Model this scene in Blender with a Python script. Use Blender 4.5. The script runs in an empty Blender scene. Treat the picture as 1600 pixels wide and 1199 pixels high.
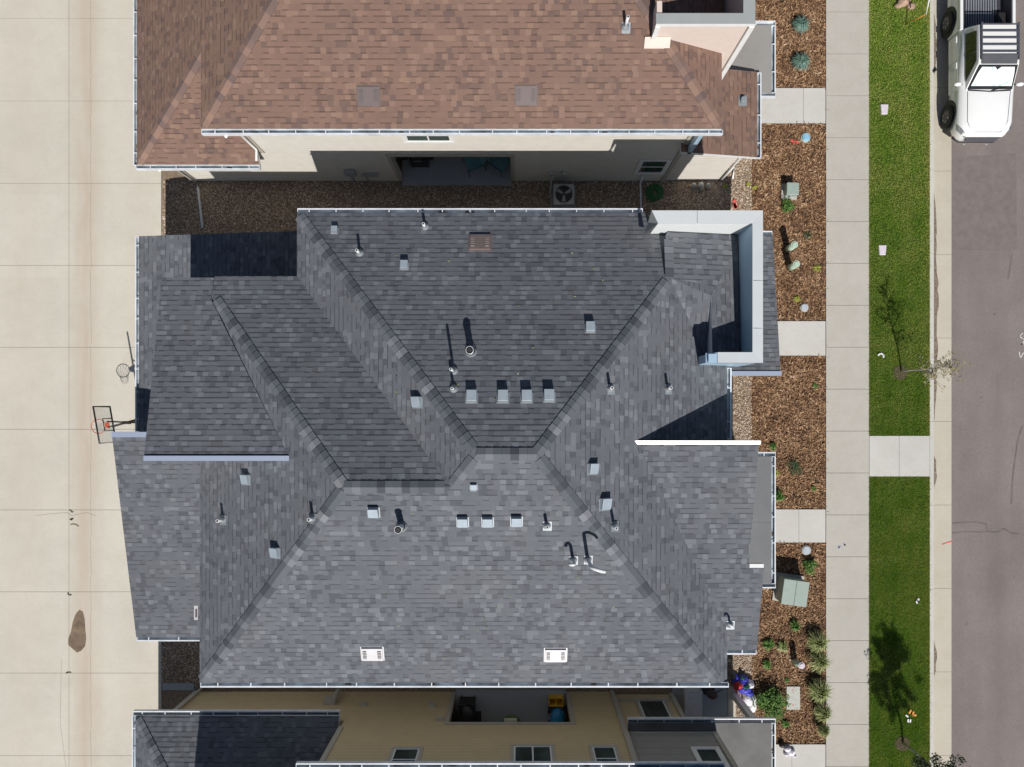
import bpy, math, random
import numpy as np
from mathutils import Vector, Matrix
random.seed(7); rng = np.random.default_rng(7)
SC = bpy.context.scene
COL = SC.collection
H = 26.0; F = 1157.0; CX = 810.0; CY = 638.0
R = math.radians

# ------------------------------------------------------------------ measuring helpers
def W(px, py, z=0.0):
    k = (H - z) / F
    return Vector(((px - CX) * k, -(py - CY) * k, z))
def onp(px, py, pl):
    a, b, c = pl
    kx = (px - CX) / F; ky = -(py - CY) / F
    z = (c + H * (a * kx + b * ky)) / (1 + a * kx + b * ky)
    return W(px, py, z)
def pz(pl, x, y): return pl[0] * x + pl[1] * y + pl[2]

# ------------------------------------------------------------------ materials
def new_mat(name):
    m = bpy.data.materials.new(name); m.use_nodes = True
    nt = m.node_tree; b = nt.nodes['Principled BSDF']
    return m, nt, b
def N(nt, t, **kw):
    n = nt.nodes.new(t)
    for k, v in kw.items(): setattr(n, k, v)
    return n
def L(nt, a, b): nt.links.new(a, b)
def mth(nt, op, a, b=None, c=None):
    n = N(nt, 'ShaderNodeMath', operation=op)
    for i, v in enumerate((a, b, c)):
        if v is None: continue
        if isinstance(v, (int, float)): n.inputs[i].default_value = v
        else: L(nt, v, n.inputs[i])
    return n.outputs[0]
def ramp(nt, fac, stops, interp='LINEAR'):
    n = N(nt, 'ShaderNodeValToRGB'); cr = n.color_ramp; cr.interpolation = interp
    while len(cr.elements) < len(stops): cr.elements.new(0.5)
    for e, (p, c) in zip(cr.elements, stops):
        e.position = p; e.color = (*c, 1) if len(c) == 3 else c
    L(nt, fac, n.inputs[0]); return n.outputs[0]
def noise(nt, scale, detail=4, rough=0.55, vec=None, dist=0.0):
    n = N(nt, 'ShaderNodeTexNoise'); n.inputs['Scale'].default_value = scale
    n.inputs['Detail'].default_value = detail; n.inputs['Roughness'].default_value = rough
    n.inputs['Distortion'].default_value = dist
    if vec is not None: L(nt, vec, n.inputs['Vector'])
    return n.outputs['Fac']
def objco(nt): return N(nt, 'ShaderNodeNewGeometry').outputs['Position']
def mixc(nt, fac, a, b, mode='MIX'):
    n = N(nt, 'ShaderNodeMix', data_type='RGBA', blend_type=mode)
    for s, v in ((n.inputs['Factor'], fac), (n.inputs['A'], a), (n.inputs['B'], b)):
        if isinstance(v, (int, float)): s.default_value = v
        elif isinstance(v, (tuple, list)): s.default_value = (*v, 1) if len(v) == 3 else v
        else: L(nt, v, s)
    return n.outputs['Result']
def bump(nt, b, h, strength=0.5, dist=0.01):
    n = N(nt, 'ShaderNodeBump'); n.inputs['Strength'].default_value = strength
    n.inputs['Distance'].default_value = dist
    L(nt, h, n.inputs['Height']); L(nt, n.outputs[0], b.inputs['Normal'])
def simple(name, col, rough=0.6, metal=0.0, var=0.12, scale=6.0, bmp=0.0, bscale=40, spec=None, coat=0.0):
    m, nt, b = new_mat(name)
    p = objco(nt); f = noise(nt, scale, 5, 0.6, p)
    d = tuple(c * (1 - var) for c in col); u = tuple(min(1, c * (1 + var)) for c in col)
    L(nt, ramp(nt, f, [(0.3, d), (0.7, u)]), b.inputs['Base Color'])
    b.inputs['Roughness'].default_value = rough; b.inputs['Metallic'].default_value = metal
    if spec is not None: b.inputs['Specular IOR Level'].default_value = spec
    if coat: b.inputs['Coat Weight'].default_value = coat
    if bmp: bump(nt, b, noise(nt, bscale, 3, 0.6, p), bmp, 0.01)
    return m
def island(name, stops, rough=0.8, bsdf_spec=0.3, interp='LINEAR', trans=0.0):
    m, nt, b = new_mat(name)
    g = N(nt, 'ShaderNodeNewGeometry').outputs['Random Per Island']
    L(nt, ramp(nt, g, stops, interp), b.inputs['Base Color'])
    b.inputs['Roughness'].default_value = rough
    b.inputs['Specular IOR Level'].default_value = bsdf_spec
    return m

def shingle(name, dark, mid, light, wear, exposure=0.143, dash=0.58, line=0.96, seed=0.0, edge_bump=0.5, lo=0.0):
    m, nt, b = new_mat(name)
    uv = N(nt, 'ShaderNodeUVMap').outputs[0]
    s = N(nt, 'ShaderNodeSeparateXYZ'); L(nt, uv, s.inputs[0])
    v = s.outputs[1]; u = mth(nt, 'ADD', s.outputs[0], mth(nt, 'MULTIPLY', mth(nt, 'SUBTRACT', noise(nt, 9, 2, 0.5, uv), 0.5), 0.03))
    wob = mth(nt, 'MULTIPLY', mth(nt, 'SUBTRACT', noise(nt, 1.3, 2, 0.5, uv), 0.5), 0.012)
    vr = mth(nt, 'DIVIDE', mth(nt, 'ADD', v, wob), exposure)
    row = mth(nt, 'FLOOR', vr); fr = mth(nt, 'FRACT', vr)
    def wn(x, y=None, off=0.0):
        n = N(nt, 'ShaderNodeTexWhiteNoise', noise_dimensions='2D')
        c = N(nt, 'ShaderNodeCombineXYZ')
        L(nt, mth(nt, 'ADD', x, off + seed), c.inputs[0])
        if y is not None: L(nt, y, c.inputs[1])
        L(nt, c.outputs[0], n.inputs['Vector']); return n.outputs['Value']
    rr = wn(row, None, 3.1)
    cell = mth(nt, 'FLOOR', mth(nt, 'ADD', mth(nt, 'DIVIDE', u, 0.15), mth(nt, 'MULTIPLY', rr, 17.3)))
    cell2 = mth(nt, 'FLOOR', mth(nt, 'ADD', mth(nt, 'DIVIDE', u, 0.30), mth(nt, 'MULTIPLY', rr, 9.7)))
    n1 = wn(cell, row, 11.0); n2 = wn(cell2, row, 47.0); n3 = wn(cell, row, 91.0)
    tab = mth(nt, 'GREATER_THAN', n1, 0.52)
    tone = mth(nt, 'ADD', 0.27, mth(nt, 'MULTIPLY', n2, 0.13))
    tone = mth(nt, 'ADD', tone, mth(nt, 'MULTIPLY', n3, 0.12))
    tone = mth(nt, 'ADD', tone, mth(nt, 'MULTIPLY', mth(nt, 'GREATER_THAN', n3, 0.88), 0.26))
    tone = mth(nt, 'SUBTRACT', tone, mth(nt, 'MULTIPLY', mth(nt, 'LESS_THAN', n3, 0.16), 0.22))
    tone = mth(nt, 'ADD', tone, mth(nt, 'MULTIPLY', tab, 0.06))
    big = noise(nt, 0.28, 3, 0.6, objco(nt))
    tone = mth(nt, 'ADD', tone, mth(nt, 'MULTIPLY', mth(nt, 'SUBTRACT', big, 0.5), 0.30))
    gran = noise(nt, 55, 3, 0.8, objco(nt))
    mps = N(nt, 'ShaderNodeMapping'); L(nt, uv, mps.inputs[0]); mps.inputs['Scale'].default_value = (3.2, 0.35, 1)
    tone = mth(nt, 'ADD', tone, mth(nt, 'MULTIPLY', mth(nt, 'SUBTRACT', noise(nt, 1.0, 4, 0.6, mps.outputs[0]), 0.5), 0.15))
    mps2 = N(nt, 'ShaderNodeMapping'); L(nt, uv, mps2.inputs[0]); mps2.inputs['Scale'].default_value = (0.35, 0.9, 1); mps2.inputs['Rotation'].default_value = (0, 0, .5)
    tone = mth(nt, 'ADD', tone, mth(nt, 'MULTIPLY', mth(nt, 'SUBTRACT', noise(nt, 1.0, 3, 0.6, mps2.outputs[0]), 0.5), 0.25))
    tone = mth(nt, 'ADD', tone, mth(nt, 'MULTIPLY', mth(nt, 'SUBTRACT', gran, 0.5), 0.30))
    col = ramp(nt, tone, [(0.05, dark), (0.45, mid), (0.86, light)])
    # weathering in broad patches
    w2 = ramp(nt, noise(nt, 0.55, 4, 0.6, objco(nt)), [(0.45, (0, 0, 0)), (0.75, (1, 1, 1))])
    wsep = N(nt, 'ShaderNodeSeparateColor'); L(nt, w2, wsep.inputs[0])
    col = mixc(nt, mth(nt, 'MULTIPLY', wsep.outputs[0], 0.28), col, wear)
    # dark cut-out band under raised tabs, thin line along every course
    d = mth(nt, 'MULTIPLY', tab, mth(nt, 'LESS_THAN', fr, 0.2))
    k = mth(nt, 'SUBTRACT', 1.0, mth(nt, 'MULTIPLY', d, 1 - dash))
    ln = mth(nt, 'LESS_THAN', fr, 0.08)
    k = mth(nt, 'MULTIPLY', k, mth(nt, 'SUBTRACT', 1.0, mth(nt, 'MULTIPLY', ln, 1 - line)))
    kc = N(nt, 'ShaderNodeCombineColor')
    for i in range(3): L(nt, k, kc.inputs[i])
    col = mixc(nt, 1.0, col, kc.outputs[0], 'MULTIPLY')
    L(nt, col, b.inputs['Base Color'])
    b.inputs['Roughness'].default_value = 0.88; b.inputs['Specular IOR Level'].default_value = 0.25
    h = mth(nt, 'MULTIPLY', tab, 0.5)
    h = mth(nt, 'ADD', h, mth(nt, 'MULTIPLY', gran, 0.25))
    bump(nt, b, h, edge_bump, 0.012)
    return m

def siding(name, col, pitch=0.19, var=0.05, dark=0.72):
    m, nt, b = new_mat(name)
    p = objco(nt); s = N(nt, 'ShaderNodeSeparateXYZ'); L(nt, p, s.inputs[0])
    fr = mth(nt, 'FRACT', mth(nt, 'DIVIDE', s.outputs[2], pitch))
    ln = mth(nt, 'LESS_THAN', fr, 0.09)
    f = noise(nt, 2.5, 5, 0.6, p)
    c = ramp(nt, f, [(0.3, tuple(x * (1 - var) for x in col)), (0.7, tuple(x * (1 + var) for x in col))])
    c = mixc(nt, mth(nt, 'MULTIPLY', ln, 1 - dark), c, (0.02, 0.02, 0.02))
    L(nt, c, b.inputs['Base Color']); b.inputs['Roughness'].default_value = 0.75
    bump(nt, b, mth(nt, 'SUBTRACT', 1.0, fr), 0.6, 0.015)
    return m

M = {}
M['shingle_grey'] = shingle('grey_shingle', (0.084, 0.090, 0.103), (0.127, 0.136, 0.154), (0.182, 0.194, 0.214), (0.138, 0.137, 0.131))
M['shingle_brown'] = shingle('brown_shingle', (0.135, 0.09, 0.078), (0.205, 0.129, 0.099), (0.255, 0.166, 0.125), (0.185, 0.13, 0.107), seed=20.0, dash=0.6, line=0.97)
M['cap_grey'] = island('grey_cap', [(0, (0.068, 0.074, 0.086)), (0.35, (0.10, 0.11, 0.126)), (0.75, (0.145, 0.155, 0.172)), (1, (0.215, 0.224, 0.24))], 0.9)
M['cap_brown'] = island('brown_cap', [(0, (0.15, 0.105, 0.095)), (0.5, (0.215, 0.142, 0.115)), (1, (0.30, 0.19, 0.14))], 0.9)
for _k in ('cap_grey', 'cap_brown'):
    _nt = M[_k].node_tree; bump(_nt, _nt.nodes['Principled BSDF'], noise(_nt, 60, 3, 0.8, objco(_nt)), 0.5, 0.01)
M['white'] = simple('white_trim_paint', (0.74, 0.74, 0.73), 0.45, var=0.05)
M['fascia'] = simple('fascia_paint', (0.70, 0.71, 0.72), 0.5, var=0.05)
M['soffit'] = simple('soffit_paint', (0.6, 0.6, 0.58), 0.6, var=0.04)
M['gutter'] = simple('gutter_metal', (0.66, 0.69, 0.72), 0.4, 0.0, var=0.16, scale=3)
M['gutter_in'] = simple('gutter_inside', (0.46, 0.52, 0.57), 0.35, 0.25, var=0.5, scale=2.2)
M['flash'] = simple('sky_tinted_flashing', (0.55, 0.63, 0.78), 0.3, 0.5, var=0.02)  # white metal; the blue sky reflection is put into the base colour
M['flash_shiny'] = simple('bright_metal_flashing', (0.85, 0.85, 0.85), 0.42, 0.85, var=0.01)
M['galv'] = simple('galvanised_vent_metal', (0.36, 0.42, 0.47), 0.45, 0.25, var=0.07)
M['lead'] = simple('pale_flashing', (0.27, 0.30, 0.32), 0.5, 0.2, var=0.12)
M['pvc'] = simple('white_pipe', (0.68, 0.69, 0.70), 0.45, var=0.05)
M['blackp'] = simple('black_rubber', (0.02, 0.02, 0.022), 0.6, var=0.2)
M['ventdark'] = simple('dark_brown_vent_metal', (0.125, 0.095, 0.092), 0.5, 0.2, var=0.06)
M['ventbrown'] = simple('brown_vent_metal', (0.20, 0.155, 0.145), 0.45, 0.2, var=0.06)
M['ventpink'] = simple('faded_pink_vent_metal', (0.56, 0.55, 0.56), 0.4, 0.2, var=0.06)
M['slat'] = simple('vent_louver', (0.10, 0.08, 0.085), 0.5, var=0.3, scale=60)
M['slat_light'] = simple('vent_louver_light', (0.30, 0.27, 0.26), 0.5, var=0.4, scale=60)
M['cream'] = siding('cream_lap_siding', (0.64, 0.61, 0.55))
M['tan'] = siding('tan_lap_siding', (0.56, 0.44, 0.26))
M['greige'] = siding('grey_board_siding', (0.29, 0.28, 0.265), 0.4)
M['maingrey'] = siding('pale_grey_siding', (0.5, 0.52, 0.54))
M['beige'] = simple('beige_stucco', (0.66, 0.56, 0.50), 0.8, var=0.03, bmp=0.2)
M['trimtaupe'] = simple('taupe_trim', (0.42, 0.39, 0.33), 0.6, var=0.04)
M['parapet'] = simple('parapet_cap_metal', (0.60, 0.63, 0.64), 0.4, 0.1, var=0.03, scale=1.5)
M['parapetgrey'] = simple('grey_parapet_cap_metal', (0.36, 0.38, 0.37), 0.4, 0.1, var=0.05, scale=2)
M['parawall'] = simple('shade_blue_parapet', (0.36, 0.50, 0.62), 0.5, 0.1, var=0.04)  # blue of the shaded faces is painted into the colour of a white wall
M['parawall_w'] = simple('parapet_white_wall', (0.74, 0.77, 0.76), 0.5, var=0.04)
M['membrane'] = simple('flat_roof_membrane', (0.155, 0.16, 0.165), 0.7, var=0.1, scale=1.2, bmp=0.1)
M['membrane_dark'] = simple('weathered_flat_roof', (0.092, 0.092, 0.092), 0.6, var=0.4, scale=1.0, bmp=0.1)
M['membrane_tan'] = simple('tan_flat_roof', (0.27, 0.26, 0.245), 0.7, var=0.07, scale=1.2)
m, nt, b = new_mat('window_glass'); b.inputs['Base Color'].default_value = (0.03, 0.045, 0.045, 1); b.inputs['Roughness'].default_value = 0.05; b.inputs['Specular IOR Level'].default_value = 0.9
L(nt, ramp(nt, noise(nt, 0.8, 2, 0.5, objco(nt)), [(0.35, (0.02, 0.03, 0.03)), (0.65, (0.07, 0.10, 0.09))]), b.inputs['Base Color']); M['glass'] = m
m, nt, b = new_mat('clear_acrylic')
b.inputs['Base Color'].default_value = (0.9, 0.9, 0.9, 1); b.inputs['Roughness'].default_value = 0.1; b.inputs['Alpha'].default_value = 0.12; M['acrylic'] = m

# concrete of the alley: warm, stained lane, tonal slabs
def concrete(name, base, warm, stain=None, slab=None, var=0.06, stainx=None):
    m, nt, b = new_mat(name); p = objco(nt)
    c = ramp(nt, noise(nt, 0.35, 5, 0.6, p), [(0.3, base), (0.7, warm)])
    f2 = noise(nt, 9, 6, 0.7, p)
    c = mixc(nt, 0.5, c, ramp(nt, f2, [(0.3, (0.5 - var * .6,) * 3), (0.7, (0.5 + var * .5,) * 3)]), 'OVERLAY')
    c = mixc(nt, 0.5, c, ramp(nt, noise(nt, 1.6, 7, 0.72, p, 0.6), [(0.32, (0.455, 0.45, 0.44)), (0.6, (0.52, 0.52, 0.52))]), 'OVERLAY')
    # broom streaks
    mp = N(nt, 'ShaderNodeMapping'); L(nt, p, mp.inputs[0]); mp.inputs['Scale'].default_value = (0.5, 14, 1)
    c = mixc(nt, 0.05, c, ramp(nt, noise(nt, 1.5, 3, 0.6, mp.outputs[0]), [(0.3, (0.35,) * 3), (0.7, (0.65,) * 3)]), 'OVERLAY')
    if slab:
        s = N(nt, 'ShaderNodeSeparateXYZ'); L(nt, p, s.inputs[0])
        wn = N(nt, 'ShaderNodeTexWhiteNoise', noise_dimensions='2D'); cc = N(nt, 'ShaderNodeCombineXYZ')
        L(nt, mth(nt, 'FLOOR', mth(nt, 'DIVIDE', s.outputs[0], slab[0])), cc.inputs[0])
        L(nt, mth(nt, 'FLOOR', mth(nt, 'DIVIDE', mth(nt, 'ADD', s.outputs[1], slab[2]), slab[1])), cc.inputs[1])
        L(nt, cc.outputs[0], wn.inputs['Vector'])
        c = mixc(nt, 0.35, c, ramp(nt, wn.outputs['Value'], [(0, (0.46, 0.455, 0.45)), (1, (0.54, 0.54, 0.545))]), 'OVERLAY')
    if stainx:
        s2 = N(nt, 'ShaderNodeSeparateXYZ'); L(nt, p, s2.inputs[0])
        for (x0, w, colr, st) in stainx:
            d = mth(nt, 'ABSOLUTE', mth(nt, 'SUBTRACT', mth(nt, 'ADD', s2.outputs[0], mth(nt, 'MULTIPLY', mth(nt, 'SUBTRACT', noise(nt, 0.5, 3, 0.5, p), 0.5), 0.5)), x0))
            k = mth(nt, 'SUBTRACT', 1.0, mth(nt, 'DIVIDE', d, w)); k = mth(nt, 'MAXIMUM', k, 0.0)
            mp2 = N(nt, 'ShaderNodeMapping'); L(nt, p, mp2.inputs[0]); mp2.inputs['Scale'].default_value = (2.5, 0.35, 1)
            k = mth(nt, 'MULTIPLY', k, mth(nt, 'MULTIPLY', noise(nt, 1.0, 5, 0.65, mp2.outputs[0]), st))
            c = mixc(nt, k, c, colr)
    L(nt, c, b.inputs['Base Color']); b.inputs['Roughness'].default_value = 0.85
    b.inputs['Specular IOR Level'].default_value = 0.25
    bump(nt, b, noise(nt, 60, 4, 0.7, p), 0.12, 0.004)
    return m
M['alley'] = concrete('alley_concrete', (0.52, 0.50, 0.435), (0.58, 0.55, 0.475), slab=(3.9, 2.88, 1.15),
                      stainx=[(-15.2, 0.75, (0.46, 0.37, 0.29), 1.2), (-17.4, 1.2, (0.50, 0.42, 0.33), 0.4), (-13.3, 0.8, (0.50, 0.42, 0.33), 0.3)])
M['walk'] = concrete('sidewalk_concrete', (0.43, 0.41, 0.365), (0.465, 0.445, 0.40))
M['walk2'] = concrete('entry_walk_concrete', (0.50, 0.495, 0.46), (0.55, 0.54, 0.505))
M['curb'] = concrete('kerb_concrete', (0.46, 0.42, 0.345), (0.52, 0.48, 0.40))
M['kerbtop'] = concrete('kerb_top_concrete', (0.50, 0.49, 0.45), (0.55, 0.54, 0.50))
M['joint'] = simple('joint_dirt', (0.15, 0.125, 0.095), 0.9, var=0.3)
def asphalt():
    m, nt, b = new_mat('road_asphalt'); p = objco(nt)
    c = ramp(nt, noise(nt, 0.5, 6, 0.65, p), [(0.3, (0.195, 0.165, 0.152)), (0.7, (0.235, 0.203, 0.19))])
    sp = ramp(nt, noise(nt, 38, 4, 0.85, p), [(0.25, (0.32,) * 3), (0.5, (0.5,) * 3), (0.78, (0.72,) * 3)])
    c = mixc(nt, 0.55, c, sp, 'OVERLAY')
    mp = N(nt, 'ShaderNodeMapping'); L(nt, p, mp.inputs[0]); mp.inputs['Scale'].default_value = (1.2, 0.25, 1)
    c = mixc(nt, 0.35, c, ramp(nt, noise(nt, 1.0, 5, 0.6, mp.outputs[0]), [(0.35, (0.40,) * 3), (0.65, (0.56,) * 3)]), 'OVERLAY')
    c = mixc(nt, 0.6, c, ramp(nt, noise(nt, 14, 5, 0.8, p), [(0.3, (0.42,) * 3), (0.7, (0.57,) * 3)]), 'OVERLAY')
    s3 = N(nt, 'ShaderNodeSeparateXYZ'); L(nt, p, s3.inputs[0])
    for x0 in (16.9, 18.3):
        k = mth(nt, 'MAXIMUM', mth(nt, 'SUBTRACT', 1.0, mth(nt, 'DIVIDE', mth(nt, 'ABSOLUTE', mth(nt, 'SUBTRACT', s3.outputs[0], x0)), 0.45)), 0.0)
        c = mixc(nt, mth(nt, 'MULTIPLY', k, mth(nt, 'MULTIPLY', noise(nt, 0.7, 4, 0.6, p), 0.45)), c, (0.14, 0.12, 0.115))
    L(nt, c, b.inputs['Base Color']); b.inputs['Roughness'].default_value = 0.9; b.inputs['Specular IOR Level'].default_value = 0.2
    bump(nt, b, noise(nt, 80, 3, 0.8, p), 0.5, 0.01); return m
M['road'] = asphalt()
M['kerbdirt'] = simple('washed_dirt', (0.20, 0.155, 0.12), 0.95, var=0.45, scale=9)
M['patchlight'] = simple('asphalt_repair', (0.178, 0.152, 0.143), 0.9, var=0.12, scale=5, bmp=0.3)
M['patch'] = simple('dark_asphalt_seal', (0.15, 0.13, 0.122), 0.9, var=0.25, scale=4)
M['soil'] = simple('soil', (0.085, 0.062, 0.043), 0.95, var=0.4, scale=12, bmp=0.6, bscale=30)
M['mulchbase'] = simple('mulch_base', (0.115, 0.066, 0.036), 0.95, var=0.5, scale=14, bmp=1.0, bscale=28)
M['mulch'] = island('mulch_chips', [(0, (0.07, 0.042, 0.026)), (0.3, (0.18, 0.105, 0.055)), (0.65, (0.32, 0.20, 0.105)), (0.92, (0.48, 0.33, 0.20)), (1.0, (0.75, 0.62, 0.50))], 0.9)
M['gravelbase'] = simple('gravel_base', (0.22, 0.165, 0.115), 0.95, var=0.4, scale=20, bmp=1.0, bscale=30)
M['gravel'] = island('pebbles', [(0, (0.14, 0.10, 0.075)), (0.3, (0.32, 0.23, 0.155)), (0.6, (0.46, 0.34, 0.24)), (0.85, (0.58, 0.46, 0.35)), (1.0, (0.75, 0.68, 0.6))], 0.7)
def chips():
    m, nt, b = new_mat('shredded_mulch'); p = objco(nt); g = N(nt, 'ShaderNodeNewGeometry').outputs['Random Per Island']
    t = mth(nt, 'ADD', mth(nt, 'MULTIPLY', g, 0.75), mth(nt, 'MULTIPLY', mth(nt, 'SUBTRACT', noise(nt, 1.3, 5, 0.7, p), 0.42), 0.9))
    L(nt, ramp(nt, t, [(0.0, (0.06, 0.036, 0.024)), (0.3, (0.18, 0.098, 0.054)), (0.6, (0.35, 0.21, 0.115)), (0.85, (0.52, 0.35, 0.21)), (1.0, (0.78, 0.66, 0.55))]), b.inputs['Base Color'])
    b.inputs['Roughness'].default_value = 0.9; b.inputs['Specular IOR Level'].default_value = 0.2; return m
M['mulch'] = chips()
def lawnbase():
    m, nt, b = new_mat('lawn_soil'); p = objco(nt)
    c = ramp(nt, noise(nt, 1.1, 6, 0.7, p), [(0.3, (0.035, 0.07, 0.012)), (0.55, (0.06, 0.10, 0.018)), (0.75, (0.11, 0.13, 0.035))])
    L(nt, c, b.inputs['Base Color']); b.inputs['Roughness'].default_value = 0.95; b.inputs['Specular IOR Level'].default_value = 0.1
    return m
M['lawnbase'] = lawnbase()
def blades(name, cols):
    m, nt, b = new_mat(name); p = objco(nt)
    g = N(nt, 'ShaderNodeNewGeometry').outputs['Random Per Island']
    s = N(nt, 'ShaderNodeSeparateXYZ'); L(nt, p, s.inputs[0])
    t = mth(nt, 'ADD', mth(nt, 'MULTIPLY', g, 0.42), mth(nt, 'MULTIPLY', noise(nt, 0.7, 5, 0.7, p), 1.0))
    mpb = N(nt, 'ShaderNodeMapping'); L(nt, p, mpb.inputs[0]); mpb.inputs['Scale'].default_value = (2.6, 0.22, 1)
    t = mth(nt, 'ADD', t, mth(nt, 'MULTIPLY', noise(nt, 1.0, 3, 0.6, mpb.outputs[0]), 0.7)); t = mth(nt, 'SUBTRACT', t, 0.31)
    edge = mth(nt, 'MAXIMUM', mth(nt, 'SUBTRACT', s.outputs[0], 14.22), 0.0)
    t = mth(nt, 'ADD', t, mth(nt, 'MULTIPLY', edge, 1.4))
    L(nt, ramp(nt, t, cols), b.inputs['Base Color']); b.inputs['Roughness'].default_value = 0.7
    b.inputs['Specular IOR Level'].default_value = 0.15
    return m
M['blades'] = blades('grass_blades', [(0.28, (0.12, 0.24, 0.025)), (0.50, (0.25, 0.43, 0.045)), (0.70, (0.37, 0.53, 0.07)), (0.92, (0.60, 0.60, 0.2))])
def leafmat(name, a, b_, c_): return island(name, [(0, a), (0.5, b_), (1, c_)], 0.6, 0.25)
M['leaf'] = leafmat('shrub_leaves', (0.035, 0.085, 0.015), (0.075, 0.16, 0.03), (0.15, 0.27, 0.06))
M['darkleaf'] = leafmat('dark_leaves', (0.02, 0.045, 0.015), (0.035, 0.075, 0.025), (0.06, 0.11, 0.04))
M['blueleaf'] = leafmat('blue_needles', (0.07, 0.14, 0.11), (0.13, 0.23, 0.19), (0.22, 0.33, 0.27))
M['yellowleaf'] = leafmat('yellow_grass', (0.16, 0.18, 0.03), (0.3, 0.3, 0.05), (0.42, 0.40, 0.08))
M['tuft'] = leafmat('tuft_blades', (0.10, 0.15, 0.035), (0.22, 0.26, 0.09), (0.42, 0.40, 0.2))
M['treeleaf'] = leafmat('young_tree_leaves', (0.05, 0.08, 0.03), (0.10, 0.13, 0.05), (0.2, 0.2, 0.09))
M['oliveleaf'] = leafmat('sparse_tree_leaves', (0.14, 0.13, 0.06), (0.22, 0.19, 0.09), (0.33, 0.27, 0.14))
M['bark'] = simple('bark', (0.28, 0.26, 0.24), 0.85, var=0.3, scale=20)
M['twig'] = simple('pale_twig', (0.40, 0.37, 0.32), 0.8, var=0.2, scale=20)
M['utilgreen'] = simple('utility_green_paint', (0.30, 0.37, 0.33), 0.5, var=0.05)
M['utilpale'] = simple('pale_utility_green', (0.42, 0.55, 0.44), 0.5, var=0.05)
M['utilgrey'] = simple('utility_grey', (0.43, 0.44, 0.40), 0.6, var=0.06)
M['stone'] = simple('light_cover', (0.62, 0.56, 0.62), 0.7, var=0.08, scale=12)
M['lightblue'] = simple('light_blue_cover', (0.25, 0.48, 0.62), 0.4, var=0.3, scale=6)
M['greylid'] = simple('grey_lid', (0.44, 0.48, 0.52), 0.4, var=0.15, scale=12)
M['rock'] = simple('rock', (0.36, 0.25, 0.18), 0.85, var=0.35, scale=8, bmp=0.5)
M['orange'] = simple('orange_pole', (0.65, 0.28, 0.05), 0.5)
M['redpaint'] = simple('red_marking_paint', (0.65, 0.10, 0.08), 0.8, var=0.3, scale=15)
M['bluepaint'] = simple('blue_marking_paint', (0.32, 0.32, 0.48), 0.8, var=0.2, scale=15)
M['whitepaint'] = simple('white_marking_paint', (0.62, 0.58, 0.55), 0.8, var=0.2, scale=15)
M['oil'] = simple('damp_stain', (0.17, 0.122, 0.08), 0.6, var=0.4, scale=3.5)
M['carwhite'] = simple('white_car_paint', (0.80, 0.81, 0.80), 0.25, var=0.01, coat=0.8)
M['carblack'] = simple('black_plastic', (0.018, 0.018, 0.02), 0.55, var=0.2)
M['cargrey'] = simple('dark_grey_rack', (0.085, 0.085, 0.10), 0.5, var=0.1)
M['carglass'] = simple('car_glass', (0.02, 0.022, 0.022), 0.04, var=0.3, spec=0.8)
m, nt, b = new_mat('silver_sunshade'); p = objco(nt)
L(nt, ramp(nt, noise(nt, 3.5, 4, 0.6, p, 1.5), [(0.35, (0.35, 0.52, 0.48)), (0.48, (0.78, 0.80, 0.78)), (1, (0.85, 0.85, 0.85))]), b.inputs['Base Color'])
b.inputs['Roughness'].default_value = 0.3; M['sunshade'] = m
M['tyre'] = simple('tyre_rubber', (0.02, 0.02, 0.02), 0.8, var=0.3)
M['rim'] = simple('dark_alloy', (0.06, 0.06, 0.062), 0.35, 0.6, var=0.2)
M['rimlight'] = simple('silver_alloy', (0.5, 0.5, 0.5), 0.3, 0.7, var=0.1)
M['lamp'] = simple('headlamp', (0.30, 0.32, 0.34), 0.1, 0.3, var=0.3, scale=20)
M['bed'] = simple('ribbed_bed_liner', (0.045, 0.045, 0.055), 0.5, var=0.2)
M['bedrib'] = simple('grey_bed_rib', (0.20, 0.21, 0.24), 0.4, var=0.1)
M['redplastic'] = simple('red_rim_paint', (0.60, 0.10, 0.04), 0.5)
M['blackmetal'] = simple('black_metal', (0.02, 0.018, 0.018), 0.5, var=0.2)
M['nylon_blue'] = simple('blue_nylon', (0.05, 0.05, 0.42), 0.5, var=0.4, scale=10)
M['nylon_red'] = simple('red_nylon', (0.6, 0.04, 0.04), 0.5, var=0.3)
M['nylon_green'] = simple('green_nylon', (0.06, 0.35, 0.12), 0.5, var=0.3)
M['nylon_white'] = simple('white_nylon', (0.78, 0.76, 0.82), 0.5, var=0.08)
M['wood'] = simple('weathered_wood', (0.16, 0.13, 0.10), 0.8, var=0.35, scale=14)
M['tealcushion'] = simple('teal_cushion', (0.12, 0.27, 0.30), 0.8, var=0.15)
M['tableglass'] = simple('table_glass', (0.07, 0.08, 0.085), 0.12, var=0.2)
M['toyyellow'] = simple('yellow_plastic', (0.72, 0.42, 0.04), 0.4)
M['toyblue'] = simple('blue_plastic', (0.03, 0.24, 0.48), 0.4)
M['greencush'] = simple('green_cushion', (0.16, 0.22, 0.1), 0.8)
M['creamcush'] = simple('cream_cushion', (0.72, 0.68, 0.58), 0.8)
M['hose'] = simple('green_hose', (0.035, 0.16, 0.05), 0.5)
M['hvac'] = simple('hvac_grey', (0.33, 0.34, 0.34), 0.5, 0.3, var=0.1)
M['patio'] = concrete('patio_concrete', (0.30, 0.31, 0.32), (0.36, 0.37, 0.38))
M['bench'] = simple('pale_resin', (0.52, 0.50, 0.50), 0.5)
M['umbrella'] = simple('dark_maroon_cover', (0.06, 0.035, 0.04), 0.8)

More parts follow.
